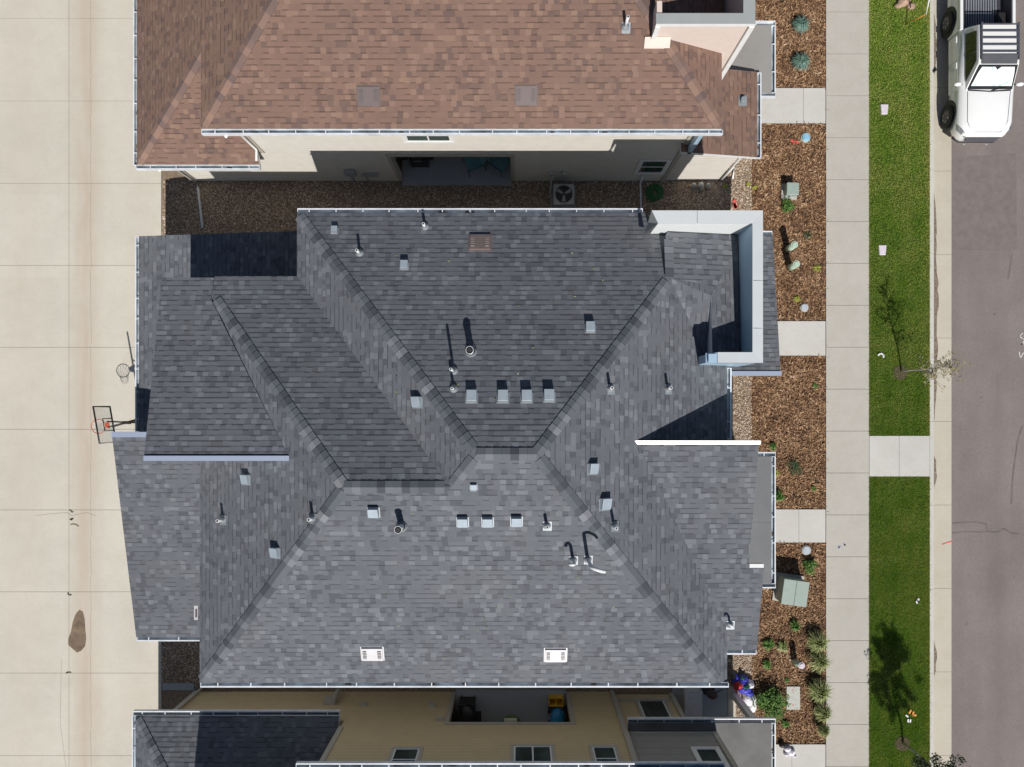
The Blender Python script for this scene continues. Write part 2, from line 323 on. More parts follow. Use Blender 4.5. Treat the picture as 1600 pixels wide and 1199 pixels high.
# ------------------------------------------------------------------ mesh builder
LOC = {}
class MB:
    def __init__(s): s.v = []; s.f = []; s.m = []; s.uv = []; s.sm = []
    def poly(s, pts, m=0, uv=None, smooth=False):
        i = len(s.v); s.v += [tuple(p) for p in pts]; s.f.append(tuple(range(i, i + len(pts)))); s.m.append(m)
        s.uv.append(uv); s.sm.append(smooth)
    def box(s, x0, x1, y0, y1, z0, z1, m=0):
        s.hexa([(x0, y0, z0), (x1, y0, z0), (x1, y1, z0), (x0, y1, z0), (x0, y0, z1), (x1, y0, z1), (x1, y1, z1), (x0, y1, z1)], m)
    def hexa(s, c, m=0, mt=None):
        i = len(s.v); s.v += [tuple(p) for p in c]
        for k, q in enumerate(((3, 2, 1, 0), (4, 5, 6, 7), (0, 1, 5, 4), (1, 2, 6, 5), (2, 3, 7, 6), (3, 0, 4, 7))):
            s.f.append(tuple(i + j for j in q)); s.m.append(mt if (mt is not None and k == 1) else m); s.uv.append(None); s.sm.append(False)
    def obox(s, c, ex, ey, ez, sx, sy, sz, m=0):       # oriented box, centre c, half sizes
        c = Vector(c); P = []
        for dz in (-1, 1):
            for dx, dy in ((-1, -1), (1, -1), (1, 1), (-1, 1)): P.append(c + ex * sx * dx + ey * sy * dy + ez * sz * dz)
        s.hexa(P, m)
    def tube(s, pts, rads, n=10, m=0, caps=True, mcap=None, smooth=True):
        pts = [Vector(p) for p in pts]
        if isinstance(rads, (int, float)): rads = [rads] * len(pts)
        base = len(s.v); up = None
        for k, p in enumerate(pts):
            d = (pts[min(k + 1, len(pts) - 1)] - pts[max(k - 1, 0)]).normalized()
            if up is None or abs(d.dot(up)) > 0.95: up = Vector((0, 0, 1)) if abs(d.z) < 0.9 else Vector((1, 0, 0))
            a = d.cross(up).normalized(); b_ = a.cross(d).normalized(); up = b_
            for j in range(n):
                t = 2 * math.pi * j / n; s.v.append(tuple(p + (a * math.cos(t) + b_ * math.sin(t)) * rads[k]))
        for k in range(len(pts) - 1):
            for j in range(n):
                s.f.append((base + k * n + j, base + k * n + (j + 1) % n, base + (k + 1) * n + (j + 1) % n, base + (k + 1) * n + j)); s.m.append(m); s.uv.append(None); s.sm.append(smooth)
        if caps:
            s.f.append(tuple(base + j for j in range(n))[::-1]); s.m.append(m); s.uv.append(None); s.sm.append(False)
            s.f.append(tuple(base + (len(pts) - 1) * n + j for j in range(n))); s.m.append(m if mcap is None else mcap); s.uv.append(None); s.sm.append(False)
    def ellip(s, c, rx, ry, rz, m=0, nu=14, nv=8, jit=0.0, zmin=-1.0):
        c = Vector(c); base = len(s.v)
        for i in range(nv + 1):
            ph = -math.pi / 2 + math.pi * i / nv
            for j in range(nu):
                t = 2 * math.pi * j / nu; k = 1 + random.uniform(-jit, jit)
                s.v.append((c.x + rx * math.cos(ph) * math.cos(t) * k, c.y + ry * math.cos(ph) * math.sin(t) * k, c.z + rz * max(zmin, math.sin(ph)) * k))
        for i in range(nv):
            for j in range(nu):
                s.f.append((base + i * nu + j, base + i * nu + (j + 1) % nu, base + (i + 1) * nu + (j + 1) % nu, base + (i + 1) * nu + j)); s.m.append(m); s.uv.append(None); s.sm.append(True)
    def build(s, name, mats, parent=None, origin=None, bevel=0.0, recalc=True):
        me = bpy.data.meshes.new(name)
        if parent is not None: o0 = LOC[parent.name]
        elif origin is not None: o0 = Vector(origin)
        else: o0 = Vector((0, 0, 0))
        me.from_pydata([(v[0] - o0.x, v[1] - o0.y, v[2] - o0.z) for v in s.v], [], s.f)
        if not isinstance(mats, (list, tuple)): mats = [mats]
        for mm in mats: me.materials.append(M[mm] if isinstance(mm, str) else mm)
        me.polygons.foreach_set('material_index', s.m); me.polygons.foreach_set('use_smooth', s.sm)
        if any(u is not None for u in s.uv):
            ul = me.uv_layers.new(name='UVMap'); k = 0
            for f, u in zip(s.f, s.uv):
                for j in range(len(f)):
                    if u is not None: ul.data[k].uv = u[j]
                    k += 1
        if recalc:
            import bmesh
            bm = bmesh.new(); bm.from_mesh(me); bmesh.ops.recalc_face_normals(bm, faces=bm.faces); bm.to_mesh(me); bm.free()
        me.update()
        o = bpy.data.objects.new(name, me); COL.objects.link(o)
        if parent is not None: o.parent = parent; LOC[o.name] = LOC[parent.name]
        else: o.location = o0; LOC[o.name] = o0
        if bevel:
            md = o.modifiers.new('bevel', 'BEVEL'); md.width = bevel; md.segments = 2; md.limit_method = 'ANGLE'
        return o
def tag(o, label=None, cat=None, group=None, kind=None):
    if label: o['label'] = label
    if cat: o['category'] = cat
    if group: o['group'] = group
    if kind: o['kind'] = kind
    return o
def empty(name, loc, label, cat, group=None):
    o = bpy.data.objects.new(name, None); COL.objects.link(o); o.location = loc; o.empty_display_size = 0.2
    LOC[o.name] = Vector(loc); return tag(o, label, cat, group)
def np_mesh(name, verts, faces, mats, mat_idx=None):
    me = bpy.data.meshes.new(name); nv = len(verts); nf, k = faces.shape
    me.vertices.add(nv); me.vertices.foreach_set('co', verts.astype(np.float32).ravel())
    me.loops.add(nf * k); me.loops.foreach_set('vertex_index', faces.astype(np.int32).ravel())
    me.polygons.add(nf); me.polygons.foreach_set('loop_start', np.arange(0, nf * k, k, dtype=np.int32))
    me.polygons.foreach_set('loop_total', np.full(nf, k, dtype=np.int32))
    for mm in mats: me.materials.append(M[mm])
    me.update(calc_edges=True); me.validate()
    o = bpy.data.objects.new(name, me); COL.objects.link(o); LOC[o.name] = Vector((0, 0, 0)); return o

# ------------------------------------------------------------------ roof tools
DIR = {'N': Vector((0, 1)), 'S': Vector((0, -1)), 'E': Vector((1, 0)), 'W': Vector((-1, 0))}
def face_uv(pts, facing):
    p = [Vector(q) for q in pts]
    n = Vector((0, 0, 0))
    for i in range(len(p)):
        a, b_ = p[i], p[(i + 1) % len(p)]
        n += Vector(((a.y - b_.y) * (a.z + b_.z), (a.z - b_.z) * (a.x + b_.x), (a.x - b_.x) * (a.y + b_.y)))
    n.normalize(); n = n if n.z > 0 else -n
    d = DIR[facing]
    g = abs(n.x * d.x + n.y * d.y) / max(n.z, 0.1); c = math.sqrt(1 + g * g)
    return [((q.x * -d.y + q.y * d.x), -(q.x * d.x + q.y * d.y) * c) for q in p]
def clip(poly, vs, lim, keep_above):
    out = []; ov = []
    for i in range(len(poly)):
        a, b_ = poly[i], poly[(i + 1) % len(poly)]; va, vb = vs[i], vs[(i + 1) % len(poly)]
        ina = (va >= lim) if keep_above else (va <= lim); inb = (vb >= lim) if keep_above else (vb <= lim)
        if ina: out.append(a); ov.append(va)
        if ina != inb: t = (lim - va) / (vb - va); out.append(a.lerp(b_, t)); ov.append(lim)
    return out, ov
EXPO = 0.143; BUTT = 0.0075
def courses(mb, pts, facing, m=0):
    """real overlapping courses: each strip is thick at its lower edge"""
    uv = face_uv(pts, facing); d = DIR[facing]
    k = [0.0]; vs = [q[1] for q in uv]; c = None
    v0 = min(vs); j0 = math.floor(v0 / EXPO); j1 = math.ceil(max(vs) / EXPO)
    for j in range(j0, j1):
        lo, hi = j * EXPO, (j + 1) * EXPO
        p, v_ = clip(pts, vs, lo, True)
        if len(p) < 3: continue
        p, v_ = clip(p, v_, hi, False)
        if len(p) < 3: continue
        q = [a + Vector((0, 0, 0.002 + BUTT * (1 - (vv - lo) / EXPO))) for a, vv in zip(p, v_)]
        u = face_uv(p, facing); u = [(a[0], min(max(vv, lo + 1e-4), hi - 1e-4)) for a, vv in zip(u, v_)]
        mb.poly(q, m, u)
        for i in range(len(p)):
            i2 = (i + 1) % len(p)
            if abs(v_[i] - lo) < 1e-5 and abs(v_[i2] - lo) < 1e-5 and (p[i] - p[i2]).length > 1e-3:
                z = Vector((0, 0, 0.016)); mb.poly([q[i], q[i] - z, q[i2] - z, q[i2]], m, [u[i], (u[i][0], lo + .02), (u[i2][0], lo + .02), u[i2]])
def roof(name, polys, mats, parent, thick=0.2):
    mb = MB(); edges = {}
    key = lambda p: (round(p[0], 3), round(p[1], 3), round(p[2], 3))
    for pts, facing in polys:
        pts = [Vector(p) for p in pts]
        area = sum(pts[i].x * pts[(i + 1) % len(pts)].y - pts[(i + 1) % len(pts)].x * pts[i].y for i in range(len(pts)))
        if area < 0: pts = pts[::-1]
        mb.poly(pts, 0, face_uv(pts, facing)); courses(mb, pts, facing)
        mb.poly([p - Vector((0, 0, thick)) for p in pts[::-1]], 2)
        for i in range(len(pts)):
            a, b_ = key(pts[i]), key(pts[(i + 1) % len(pts)])
            edges[(a, b_)] = edges.get((a, b_), 0) + 1
    for (a, b_) in edges:
        if (b_, a) in edges: continue
        A, B = Vector(a), Vector(b_); t = Vector((0, 0, thick))
        mb.poly([A, A - t, B - t, B], 1)
    return mb.build(name, mats, parent, recalc=False)
def seg_box(mb, p0, p1, out, o0, o1, z0, z1, m=0):
    p0, p1 = Vector(p0), Vector(p1); o = Vector((out[0], out[1], 0)); Z = Vector((0, 0, 1))
    c = [p0 + o * o0 + Z * z0, p1 + o * o0 + Z * z0, p1 + o * o1 + Z * z0, p0 + o * o1 + Z * z0,
         p0 + o * o0 + Z * z1, p1 + o * o0 + Z * z1, p1 + o * o1 + Z * z1, p0 + o * o1 + Z * z1]
    mb.hexa(c, m)
def gutter(parent, p0, p1, out, w=0.135, step=0.72, inner='gutter_in'):
    mb = MB(); p0 = Vector(p0) - Vector((0, 0, 0.03)); p1 = Vector(p1) - Vector((0, 0, 0.03))
    o = DIR[out]; d = (p1 - p0); ln = d.length; d.normalize()
    seg_box(mb, p0, p1, o, w - 0.014, w, -0.13, 0, 0)
    seg_box(mb, p0, p1, o, w - 0.038, w - 0.014, -0.012, -0.001, 0)
    seg_box(mb, p0, p1, o, 0.002, w - 0.014, -0.13, -0.118, 1)
    seg_box(mb, p0, p1, o, 0.002, 0.012, -0.118, -0.02, 1)
    for e, s_ in ((p0, 1), (p1, -1)):
        seg_box(mb, e, e + d * 0.014 * s_, o, 0.012, w - 0.014, -0.118, 0.001, 0)
    n = max(1, int(ln / step)); 
    for k in range(1, n + 1):
        t = (k - 0.5 + random.uniform(-0.12, 0.12)) * ln / n; q = p0 + d * t
        seg_box(mb, q, q + d * 0.026, o, 0.012, w - 0.03, -0.014, 0.004, 0)
    # leaf litter caught in the trough
    for k in range(int(ln / 2.5)):
        q = p0 + d * random.uniform(0.1, ln - 0.4)
        seg_box(mb, q, q + d * random.uniform(0.04, 0.16), o, 0.03, w - 0.05, -0.118, -0.09, 2)
    return mb.build('gutter', ['gutter', inner, 'soil'], parent)
def flash_strip(parent, p0, p1, out, w=0.13, name='flashing', mat='flash', drop=0.16):
    mb = MB(); seg_box(mb, p0, p1, DIR[out], -0.06, w - 0.05, 0.004, 0.03, 0)
    seg_box(mb, p0, p1, DIR[out], w - 0.07, w - 0.05, -drop, 0.004, 0)
    return mb.build(name, [mat], parent)
def hipcap(parent, p0, p1, fa, fb, mat, w=0.15, exp=0.20, name='ridge_cap'):
    """overlapping cap shingles from p0 (low) to p1 (high); fa/fb: plane functions left/right"""
    mb = MB(); p0, p1 = Vector(p0), Vector(p1); d = p1 - p0; d.normalize(); p0 = p0 + d * (0.12 if abs(p1.z - p0.z) > .05 else 0); ln = (p1 - p0).length
    h = Vector((d.x, d.y, 0)).normalized(); side = Vector((-h.y, h.x, 0)); n = int(ln / exp)
    k = 0
    while k < n:
        a = p0 + d * (k * exp); b_ = p0 + d * min((k + 1) * exp + 0.03, ln)
        cols = []
        for q, lift in ((a, 0.036), (b_, 0.020)):
            l = q + side * w; r = q - side * w
            l.z = min(pz(fa, l.x, l.y), pz(fb, l.x, l.y)) + lift; r.z = min(pz(fa, r.x, r.y), pz(fb, r.x, r.y)) + lift
            c = q.copy(); c.z += lift + 0.006
            cols.append((l, c, r))
        (l0, c0, r0), (l1, c1, r1) = cols
        i = len(mb.v); t = Vector((0, 0, -0.034))
        mb.v += [tuple(x) for x in (l0, c0, r0, l1, c1, r1, l0 + t, c0 + t, r0 + t, l1 + t * 0.4, r1 + t * 0.4)]
        for f in ((0, 1, 4, 3), (1, 2, 5, 4), (6, 7, 1, 0), (7, 8, 2, 1), (0, 3, 9, 6), (2, 8, 10, 5)):
            mb.f.append(tuple(i + j for j in f)); mb.m.append(0); mb.uv.append(None); mb.sm.append(False)
        k += 1
    return mb.build(name, [mat], parent)
def frame_on(pl, up):
    n = Vector((-pl[0], -pl[1], 1)).normalized()
    ey = Vector((up[0], up[1], 0)); ey = (ey - n * ey.dot(n)).normalized(); ex = ey.cross(n).normalized()
    return ex, ey, n
def box_vent(parent, px, py, pl, s=1.0, name='box_vent'):
    p = onp(px, py, pl); ex, ey, n = frame_on(pl, (0, 1)); mb = MB()
    mb.obox(p + n * 0.016 - ey * .03 * s, ex, ey, n, 0.185 * s, 0.17 * s, 0.006, 1)
    sx, sy = 0.15 * s, 0.16 * s
    P = []
    for zz, k in ((0.02, 1.0), (None, 0.95)):
        for dx, dy in ((-1, -1), (1, -1), (1, 1), (-1, 1)):
            hz = zz if zz is not None else (0.20 if dy > 0 else 0.13) * s
            P.append(p + ex * sx * dx * k + ey * sy * dy * k + n * hz)
    mb.hexa(P, 0)
    mb.obox(p - ey * 0.165 * s + n * 0.05, ex, ey, n, 0.14 * s, 0.012, 0.03, 1)
    return mb.build(name, ['galv', 'lead'], parent, bevel=0.008)
def pipe(parent, px, py, pl, r=0.04, h=0.45, flare=0.11, goose=None, mat='pvc', name='vent_pipe'):
    p = onp(px, py, pl); ex, ey, n = frame_on(pl, (0, 1)); mb = MB()
    if pl[1] >= 0: mb.obox(p + n * 0.018 + ex * .02 - ey * .03, ex, ey, n, 0.11, 0.13, 0.006, 1)
    mb.tube([p, p + Vector((0, 0, .04)), p + Vector((0, 0, flare))], [.115, .10, r * 1.15], 14, 1, caps=False)
    top = p + Vector((0, 0, h)); path = [p, top]
    if goose:
        for k in range(1, 7):
            a = k / 6 * math.pi; path.append(top + Vector((goose[0] * (1 - math.cos(a)) / 2, goose[1] * (1 - math.cos(a)) / 2, 0.12 * math.sin(a))))
    mb.tube(path, r, 12, 0)
    if not goose:
        mb.tube([top + Vector((0, 0, 0.001)), top + Vector((0, 0, 0.006))], r * 0.62, 12, 2)
    return mb.build(name, [mat, 'lead', 'blackp'], parent)
def flue(parent, px, py, pl, r=0.085, h=0.5):
    p = onp(px, py, pl); mb = MB()
    mb.tube([p, p + Vector((0, 0, 0.14))], [r * 1.9, r * 1.25], 18, 1, caps=False)
    mb.tube([p, p + Vector((0, 0, h))], r, 18, 0)
    mb.tube([p + Vector((0, 0, h - 0.05)), p + Vector((0, 0, h))], r * 1.12, 18, 0)
    mb.tube([p + Vector((0, 0, h + 0.001)), p + Vector((0, 0, h + 0.008))], r * 0.7, 18, 2)
    return mb.build('flue', ['pvc', 'lead', 'blackp'], parent)
def slant_vent(parent, px, py, pl, w, l, mat, slat, up=(0, 1), lift=0.07):
    p = onp(px, py, pl); ex, ey, n = frame_on(pl, up); mb = MB()
    mb.obox(p + n * 0.01, ex, ey, n, w / 2 + 0.035, l / 2 + 0.03, 0.006, 0)
    mb.obox(p + n * lift / 2, ex, ey, n, w / 2, l / 2, lift / 2, 0)
    v = mb.build('slant_back_vent', [mat], parent, bevel=0.006)
    for s_ in (-1, 1):
        sb = MB(); c = p + ex * s_ * (w / 2 - 0.085) + n * (lift + 0.004)
        sb.obox(c, ex, ey, n, 0.05, l / 2 - 0.07, 0.003, 0)
        for k in range(5):
            sb.obox(c + ey * (k - 2) * (l - 0.16) / 5 + n * 0.008, ex, ey, n, 0.05, 0.008, 0.006, 1)
        sb.build('louver', [slat, mat], v)
    return v
class Boards:
    def __init__(s): s.b = []
    def box(s, *a): s.b.append(a)
    def build(s, name, mats, parent):
        for a in s.b: m_ = MB(); m_.box(*a); m_.build(name, mats, parent)
def prism(parent, name, x0, x1, y0, y1, zb, top, mat):
    mb = MB(); f = top if callable(top) else (lambda x, y: top)
    mb.hexa([(x0, y0, zb), (x1, y0, zb), (x1, y1, zb), (x0, y1, zb), (x0, y0, f(x0, y0)), (x1, y0, f(x1, y0)), (x1, y1, f(x1, y1)), (x0, y1, f(x0, y1))], 0)
    return mb.build(name, [mat], parent)
def wall_open(parent, name, x0, x1, y, th, zf, z0, z1, holes, mat):
    """wall in the XZ plane from y to y+th with rectangular holes (hx0,hx1,hz0,hz1)"""
    mb = MB(); xs = sorted({x0, x1} | {h[0] for h in holes} | {h[1] for h in holes}); zs = sorted({z0, z1} | {h[2] for h in holes} | {h[3] for h in holes})
    for i in range(len(xs) - 1):
        for j in range(len(zs) - 1):
            cx, cz = (xs[i] + xs[i + 1]) / 2, (zs[j] + zs[j + 1]) / 2
            if any(h[0] < cx < h[1] and h[2] < cz < h[3] for h in holes): continue
            mb.box(xs[i], xs[i + 1], min(y, y + th), max(y, y + th), zs[j], zs[j + 1])
    return mb.build(name, [mat], parent)
def window(parent, x0, x1, z0, z1, y, out, panes=2, horiz=True, trim='white', tw=0.10):
    """window on a wall plane y, facing out (+1 north / -1 south)"""
    w = MB(); o = out
    def bb(mb, xa, xb, d0, d1, za, zb, m=0): mb.box(xa, xb, min(y + o * d0, y + o * d1), max(y + o * d0, y + o * d1), za, zb, m)
    root = None
    bb(w, x0 - tw, x1 + tw, 0.002, 0.03, z1, z1 + tw); bb(w, x0 - tw, x1 + tw, 0.002, 0.035, z0 - tw, z0)
    bb(w, x0 - tw, x0, 0.002, 0.03, z0, z1); bb(w, x1, x1 + tw, 0.002, 0.03, z0, z1)
    root = w.build('window', [trim], parent)
    s = MB(); sw = 0.045
    bb(s, x0, x1, 0.002, 0.022, z0, z0 + sw); bb(s, x0, x1, 0.002, 0.022, z1 - sw, z1)
    bb(s, x0, x0 + sw, 0.002, 0.022, z0 + sw, z1 - sw); bb(s, x1 - sw, x1, 0.002, 0.022, z0 + sw, z1 - sw)
    if horiz:
        for k in range(1, panes): xm = x0 + (x1 - x0) * k / panes; bb(s, xm - sw / 2, xm + sw / 2, 0.002, 0.022, z0 + sw, z1 - sw)
    else:
        for k in range(1, panes): zm = z0 + (z1 - z0) * k / panes; bb(s, x0 + sw, x1 - sw, 0.002, 0.022, zm - sw / 2, zm + sw / 2)
    s.build('frame', ['white'], root)
    g = MB(); bb(g, x0 + sw / 2, x1 - sw / 2, 0.001, 0.008, z0 + sw / 2, z1 - sw / 2); g.build('pane', ['glass'], root)
    return root

GR = 'shingle_grey'; RM = [GR, 'fascia', 'soffit']
E = 5.9
# ================================================================== GROUND (structure)
def sheet(name, x0, x1, y0, y1, z0, z1, mat):
    mb = MB(); mb.box(x0, x1, y0, y1, z0, z1); return tag(mb.build(name, [mat]), kind='structure')
YB, YT = -32.0, 34.0
sheet('ground', -400, 400, -400, 400, -0.6, -0.3, 'soil')
def panels(name, xs, ys, z0, z1, mat, gap=0.012, skip=None):
    mb = MB()
    for i in range(len(xs) - 1):
        for j in range(len(ys) - 1):
            mb.box(xs[i] + gap / 2, xs[i + 1] - gap / 2, ys[j] + gap / 2, ys[j + 1] - gap / 2, z0, z1)
    mb.box(xs[0] + 0.01, xs[-1] - 0.01, ys[0] + 0.01, ys[-1] - 0.01, z0 - 0.05, z1 - 0.012, 1)
    return tag(mb.build(name, [mat, 'joint']), kind='structure')
jy = [YB] + [(CY - y) / 44.5 for y in (1566, 1437, 1309, 1181, 1052, 925, 797, 671, 543, 415, 287, 158, 29, -99, -228, -356)] + [YT]
panels('alley', [-40, -33, -26, -19.7, -15.78, -12.54], sorted(jy), -0.25, 0.0, 'alley', 0.011)
# faint second tooled line and hairline cracks
cr = MB()
def crack(pts, w=0.012, z=0.004, m=0, mb=None):
    mb = mb or cr
    for a, b_ in zip(pts, pts[1:]):
        A, B = W(*a, z), W(*b_, z); d = (B - A).normalized(); s_ = Vector((-d.y, d.x, 0)) * w / 2
        mb.poly([A - s_, B - s_, B + s_, A + s_], m)
for y in range(0, 1200, 60): crack([(141 + random.random(), y), (142 + random.random(), y + 58)], 0.006)
for (x, y) in ((108, 798), (109, 812), (110, 820), (108, 926), (111, 1052)):
    q = [(x, y)]
    for k in range(5): q.append((q[-1][0] + random.uniform(-3, 5), q[-1][1] + random.uniform(-3, 3)))
    crack(q, 0.045)
crack([(55, 806), (80, 803), (104, 801), (112, 806), (135, 801), (150, 806)], 0.006)
crack([(96, 1030), (95, 1080), (94, 1130), (103, 1199)], 0.006)
tag(cr.build('pavement_cracks', ['joint']), 'thin dark cracks and spalls along the concrete alley joint', 'cracks', kind='structure')
ds = MB(); pts = []
outl = [(124, 953), (129, 956), (132, 968), (133, 985), (135, 998), (133, 1010), (127, 1017), (120, 1020), (114, 1015), (107, 1008), (107, 998), (111, 988), (114, 972), (118, 960)]
ds.poly([W(x + random.uniform(-.6, .6), y, 0.004) for x, y in outl], 0)
tag(ds.build('damp_stain', ['oil'], recalc=False), 'dark brown oval damp patch on the pale concrete alley', 'stain')
sheet('lot_soil', -12.54, 8.2, YB, YT, -0.3, -0.03, 'gravelbase')
sheet('planting_bed', 8.2, 10.79, YB, YT, -0.3, -0.03, 'mulchbase')
wy = [(CY - y) / 44.5 for y in np.arange(20 - 65.5 * 14, 1200 + 65.5 * 14, 65.45)][::-1]
panels('pavement', [10.79, 12.31], wy, -0.25, 0.02, 'walk', 0.013)
sheet('verge', 12.31, 14.43, YB, YT, -0.3, -0.01, 'lawnbase')
panels('verge_crossing', [12.31, 13.36, 14.43], [-2.40, -0.97], -0.2, 0.025, 'walk2', 0.01)
panels('kerb', [14.43, 14.58], [(CY - y) / 44.5 for y in range(1576, -400, -131)], -0.25, 0.022, 'kerbtop', 0.008)
panels('kerb_pan', [14.58, 15.28], [(CY - y) / 44.5 for y in range(1576, -400, -131)], -0.3, -0.115, 'curb', 0.01)
sheet('road', 15.28, 24.2, YB - 30, YT + 30, -0.32, -0.12, 'road')
panels('kerb_pan', [24.2, 24.9], [YB, 0, YT], -0.3, -0.115, 'curb', 0.01)
sheet('verge', 24.9, 45, YB, YT, -0.3, 0.0, 'lawnbase')
for (x0, x1, mid, y0, y1) in ((1170, 1290, 1255, 138, 193), (1190, 1288, None, 502, 556), (1190, 1288, 1248, 796, 848), (1200, 1293, 1237, 1163, 1225)):
    xs = [(x0 - CX) / 44.5, 10.78] if not mid else [(x0 - CX) / 44.5, (mid - CX) / 44.5, 10.78]
    panels('entry_path', xs, [(CY - y1) / 44.5, (CY - y0) / 44.5], -0.2, 0.018, 'walk2', 0.01)
# road seal patches / tyre scuffs
def decal(mb, pts, z, m=0): mb.poly([W(x, y, z) for x, y in pts], m)
sp = MB()
pt = MB(); decal(pt, [(1489, 246), (1588, 240), (1589, 389), (1489, 389)], -0.1175); tag(pt.build('road_patch', ['patchlight']), kind='structure')
crack([(1488, 818), (1500, 817), (1524, 816), (1541, 819), (1543, 831), (1560, 832), (1568, 826), (1580, 833), (1600, 836), (1640, 838)], 0.05, -0.116, 0, sp)
crack([(1488, 833), (1510, 831), (1541, 832)], 0.035, -0.116, 0, sp)
crack([(1575, 437), (1579, 415), (1581, 398)], 0.06, -0.116, 0, sp)
crack([(1580, 788), (1583, 740), (1590, 690), (1597, 666)], 0.05, -0.116, 0, sp)
crack([(1488, 389), (1540, 391), (1580, 391)], 0.012, -0.116, 0, sp)
for k in range(16):
    x, y = random.uniform(1492, 1600), random.uniform(240, 1190); crack([(x, y), (x + random.uniform(-3, 3), y + random.uniform(1, 5))], 0.035, -0.116, 0, sp)
tag(sp.build('road_seal', ['patch']), kind='structure')
gd = MB()
for (ya, yb, wmax) in ((300, 660, 7), (712, 762, 5), (1000, 1058, 5), (20, 120, 5)):
    L_, R_ = [], []
    n_ = max(6, int((yb - ya) / 9))
    for k in range(n_ + 1):
        y = ya + (yb - ya) * k / n_; e = math.sin(math.pi * k / n_) ** .6
        L_.append((1458.8, y)); R_.append((1459.2 + wmax * e * random.uniform(.55, 1.1), y))
    for k in range(n_): decal(gd, [L_[k], L_[k + 1], R_[k + 1], R_[k]], -0.111)
tag(gd.build('kerb_dirt', ['kerbdirt'], recalc=False), 'brown dirt washed along the foot of the kerb', 'dirt', kind='stuff')
# marking paint
def paint(name, strokes, z, w, mat, label, cat):
    mb = MB()
    for st in strokes: crack(st, w, z, 0, mb)
    o = mb.build(name, [mat]); tag(o, label, cat); return o
paint('chalk_marking', [[(1599, 521), (1595, 523), (1594.5, 527), (1597, 529), (1600, 527), (1600, 521), (1599, 529), (1601, 532)]], -0.114, 0.03, 'whitepaint', 'round white looped letter, uppermost of the road lettering', 'road marking')
paint('chalk_marking', [[(1599, 533), (1598.6, 538), (1595, 538), (1603, 538)]], -0.114, 0.03, 'whitepaint', 'white upside down T, middle letter of the road lettering', 'road marking')
paint('chalk_marking', [[(1592.5, 550), (1594.5, 560), (1599, 551), (1604, 560)]], -0.114, 0.03, 'whitepaint', 'white zigzag N, lowest letter of the road lettering', 'road marking')
paint('red_marking', [[(1472, 851), (1480, 848), (1488, 846)]], -0.108, 0.035, 'redpaint', 'red sprayed line crossing from the kerb pan to the road', 'road marking')
paint('blue_marking', [[(1311, 853), (1311, 858)], [(1309, 856), (1315, 854)], [(1318, 849), (1321, 853), (1319, 850)]], 0.026, 0.05, 'bluepaint', 'small purple blue paint scribble on the pavement slab', 'pavement marking')
paint('red_marking', [[(1146, 313), (1150, 317)], [(1147, 318), (1151, 325), (1148, 323)], [(1146, 321), (1150, 321)]], 0.05, 0.12, 'redpaint', 'red utility paint splash on the tan gravel strip', 'ground marking')
paint('red_marking', [[(1236, 219), (1240, 222), (1244, 221), (1248, 224)]], 0.03, 0.07, 'redpaint', 'red utility paint on the mulch beside the blue lid', 'ground marking')
# ================================================================== stuff: gravel, mulch, grass
def scatter(name, template, faces, rects, dens, smin, smax, zb, mats, label, cat, tilt=0.5, flat=None, keep=None, kind='stuff'):
    P = []
    for (x0, x1, y0, y1) in rects:
        n = int((x1 - x0) * (y1 - y0) * dens); P.append(np.column_stack([rng.uniform(x0, x1, n), rng.uniform(y0, y1, n)]))
    P = np.vstack(P)
    if keep is not None: P = P[keep(P)]
    n = len(P); T = np.array(template, dtype=float); k = len(T)
    a = rng.uniform(0, 2 * np.pi, n); s = rng.uniform(smin, smax, n)[:, None]
    if flat is not None: sc = s * np.array(flat)[None, :] * rng.uniform(0.6, 1.4, (n, 3))
    else: sc = s * rng.uniform(0.7, 1.3, (n, 3))
    V = T[None] * sc[:, None, :]
    t = rng.normal(0, tilt, n); ct, st = np.cos(t)[:, None], np.sin(t)[:, None]
    V = np.stack([V[..., 0] * ct - V[..., 2] * st, V[..., 1], V[..., 0] * st + V[..., 2] * ct], -1)
    ca, sa = np.cos(a)[:, None], np.sin(a)[:, None]
    V = np.stack([V[..., 0] * ca - V[..., 1] * sa, V[..., 0] * sa + V[..., 1] * ca, V[..., 2]], -1)
    V[..., 0] += P[:, 0:1]; V[..., 1] += P[:, 1:2]; V[..., 2] += zb + rng.uniform(0, 0.012, n)[:, None]
    Fc = (np.array(faces)[None] + (np.arange(n) * k)[:, None, None]).reshape(-1, len(faces[0]))
    o = np_mesh(name, V.reshape(-1, 3), Fc, mats); return tag(o, label, cat, kind=kind)
OCT = [(1, 0, 0), (-1, 0, 0), (0, 1, 0), (0, -1, 0), (0, 0, 0.7), (0, 0, -0.7)]
OCF = [(0, 2, 4), (2, 1, 4), (1, 3, 4), (3, 0, 4)]
scatter('gravel', OCT, OCF, [(-12.50, 7.05, 6.2, 8.0), (-12.54, -5.9, 4.8, 6.2), (5.6, 8.2, 6.0, 9.0), (7.0, 8.2, 8.6, 10.0)], 900, 0.014, 0.030, -0.02, ['gravel'], 'tan and brown pebbles filling the side yard between the brown and grey roofed houses', 'gravel')
scatter('gravel', OCT, OCF, [(5.0, 8.2, -1.7, 1.6)], 900, 0.014, 0.030, -0.02, ['gravel'], 'pale tan pebbles in the narrow strip east of the grey roofed house', 'gravel')
scatter('gravel', OCT, OCF, [(-12.56, -8.6, -9.8, -7.6), (-12.63, -12.5, -9.7, -8.0)], 900, 0.014, 0.030, -0.02, ['gravel'], 'dark shaded pebbles between the alley and the tan house', 'gravel')
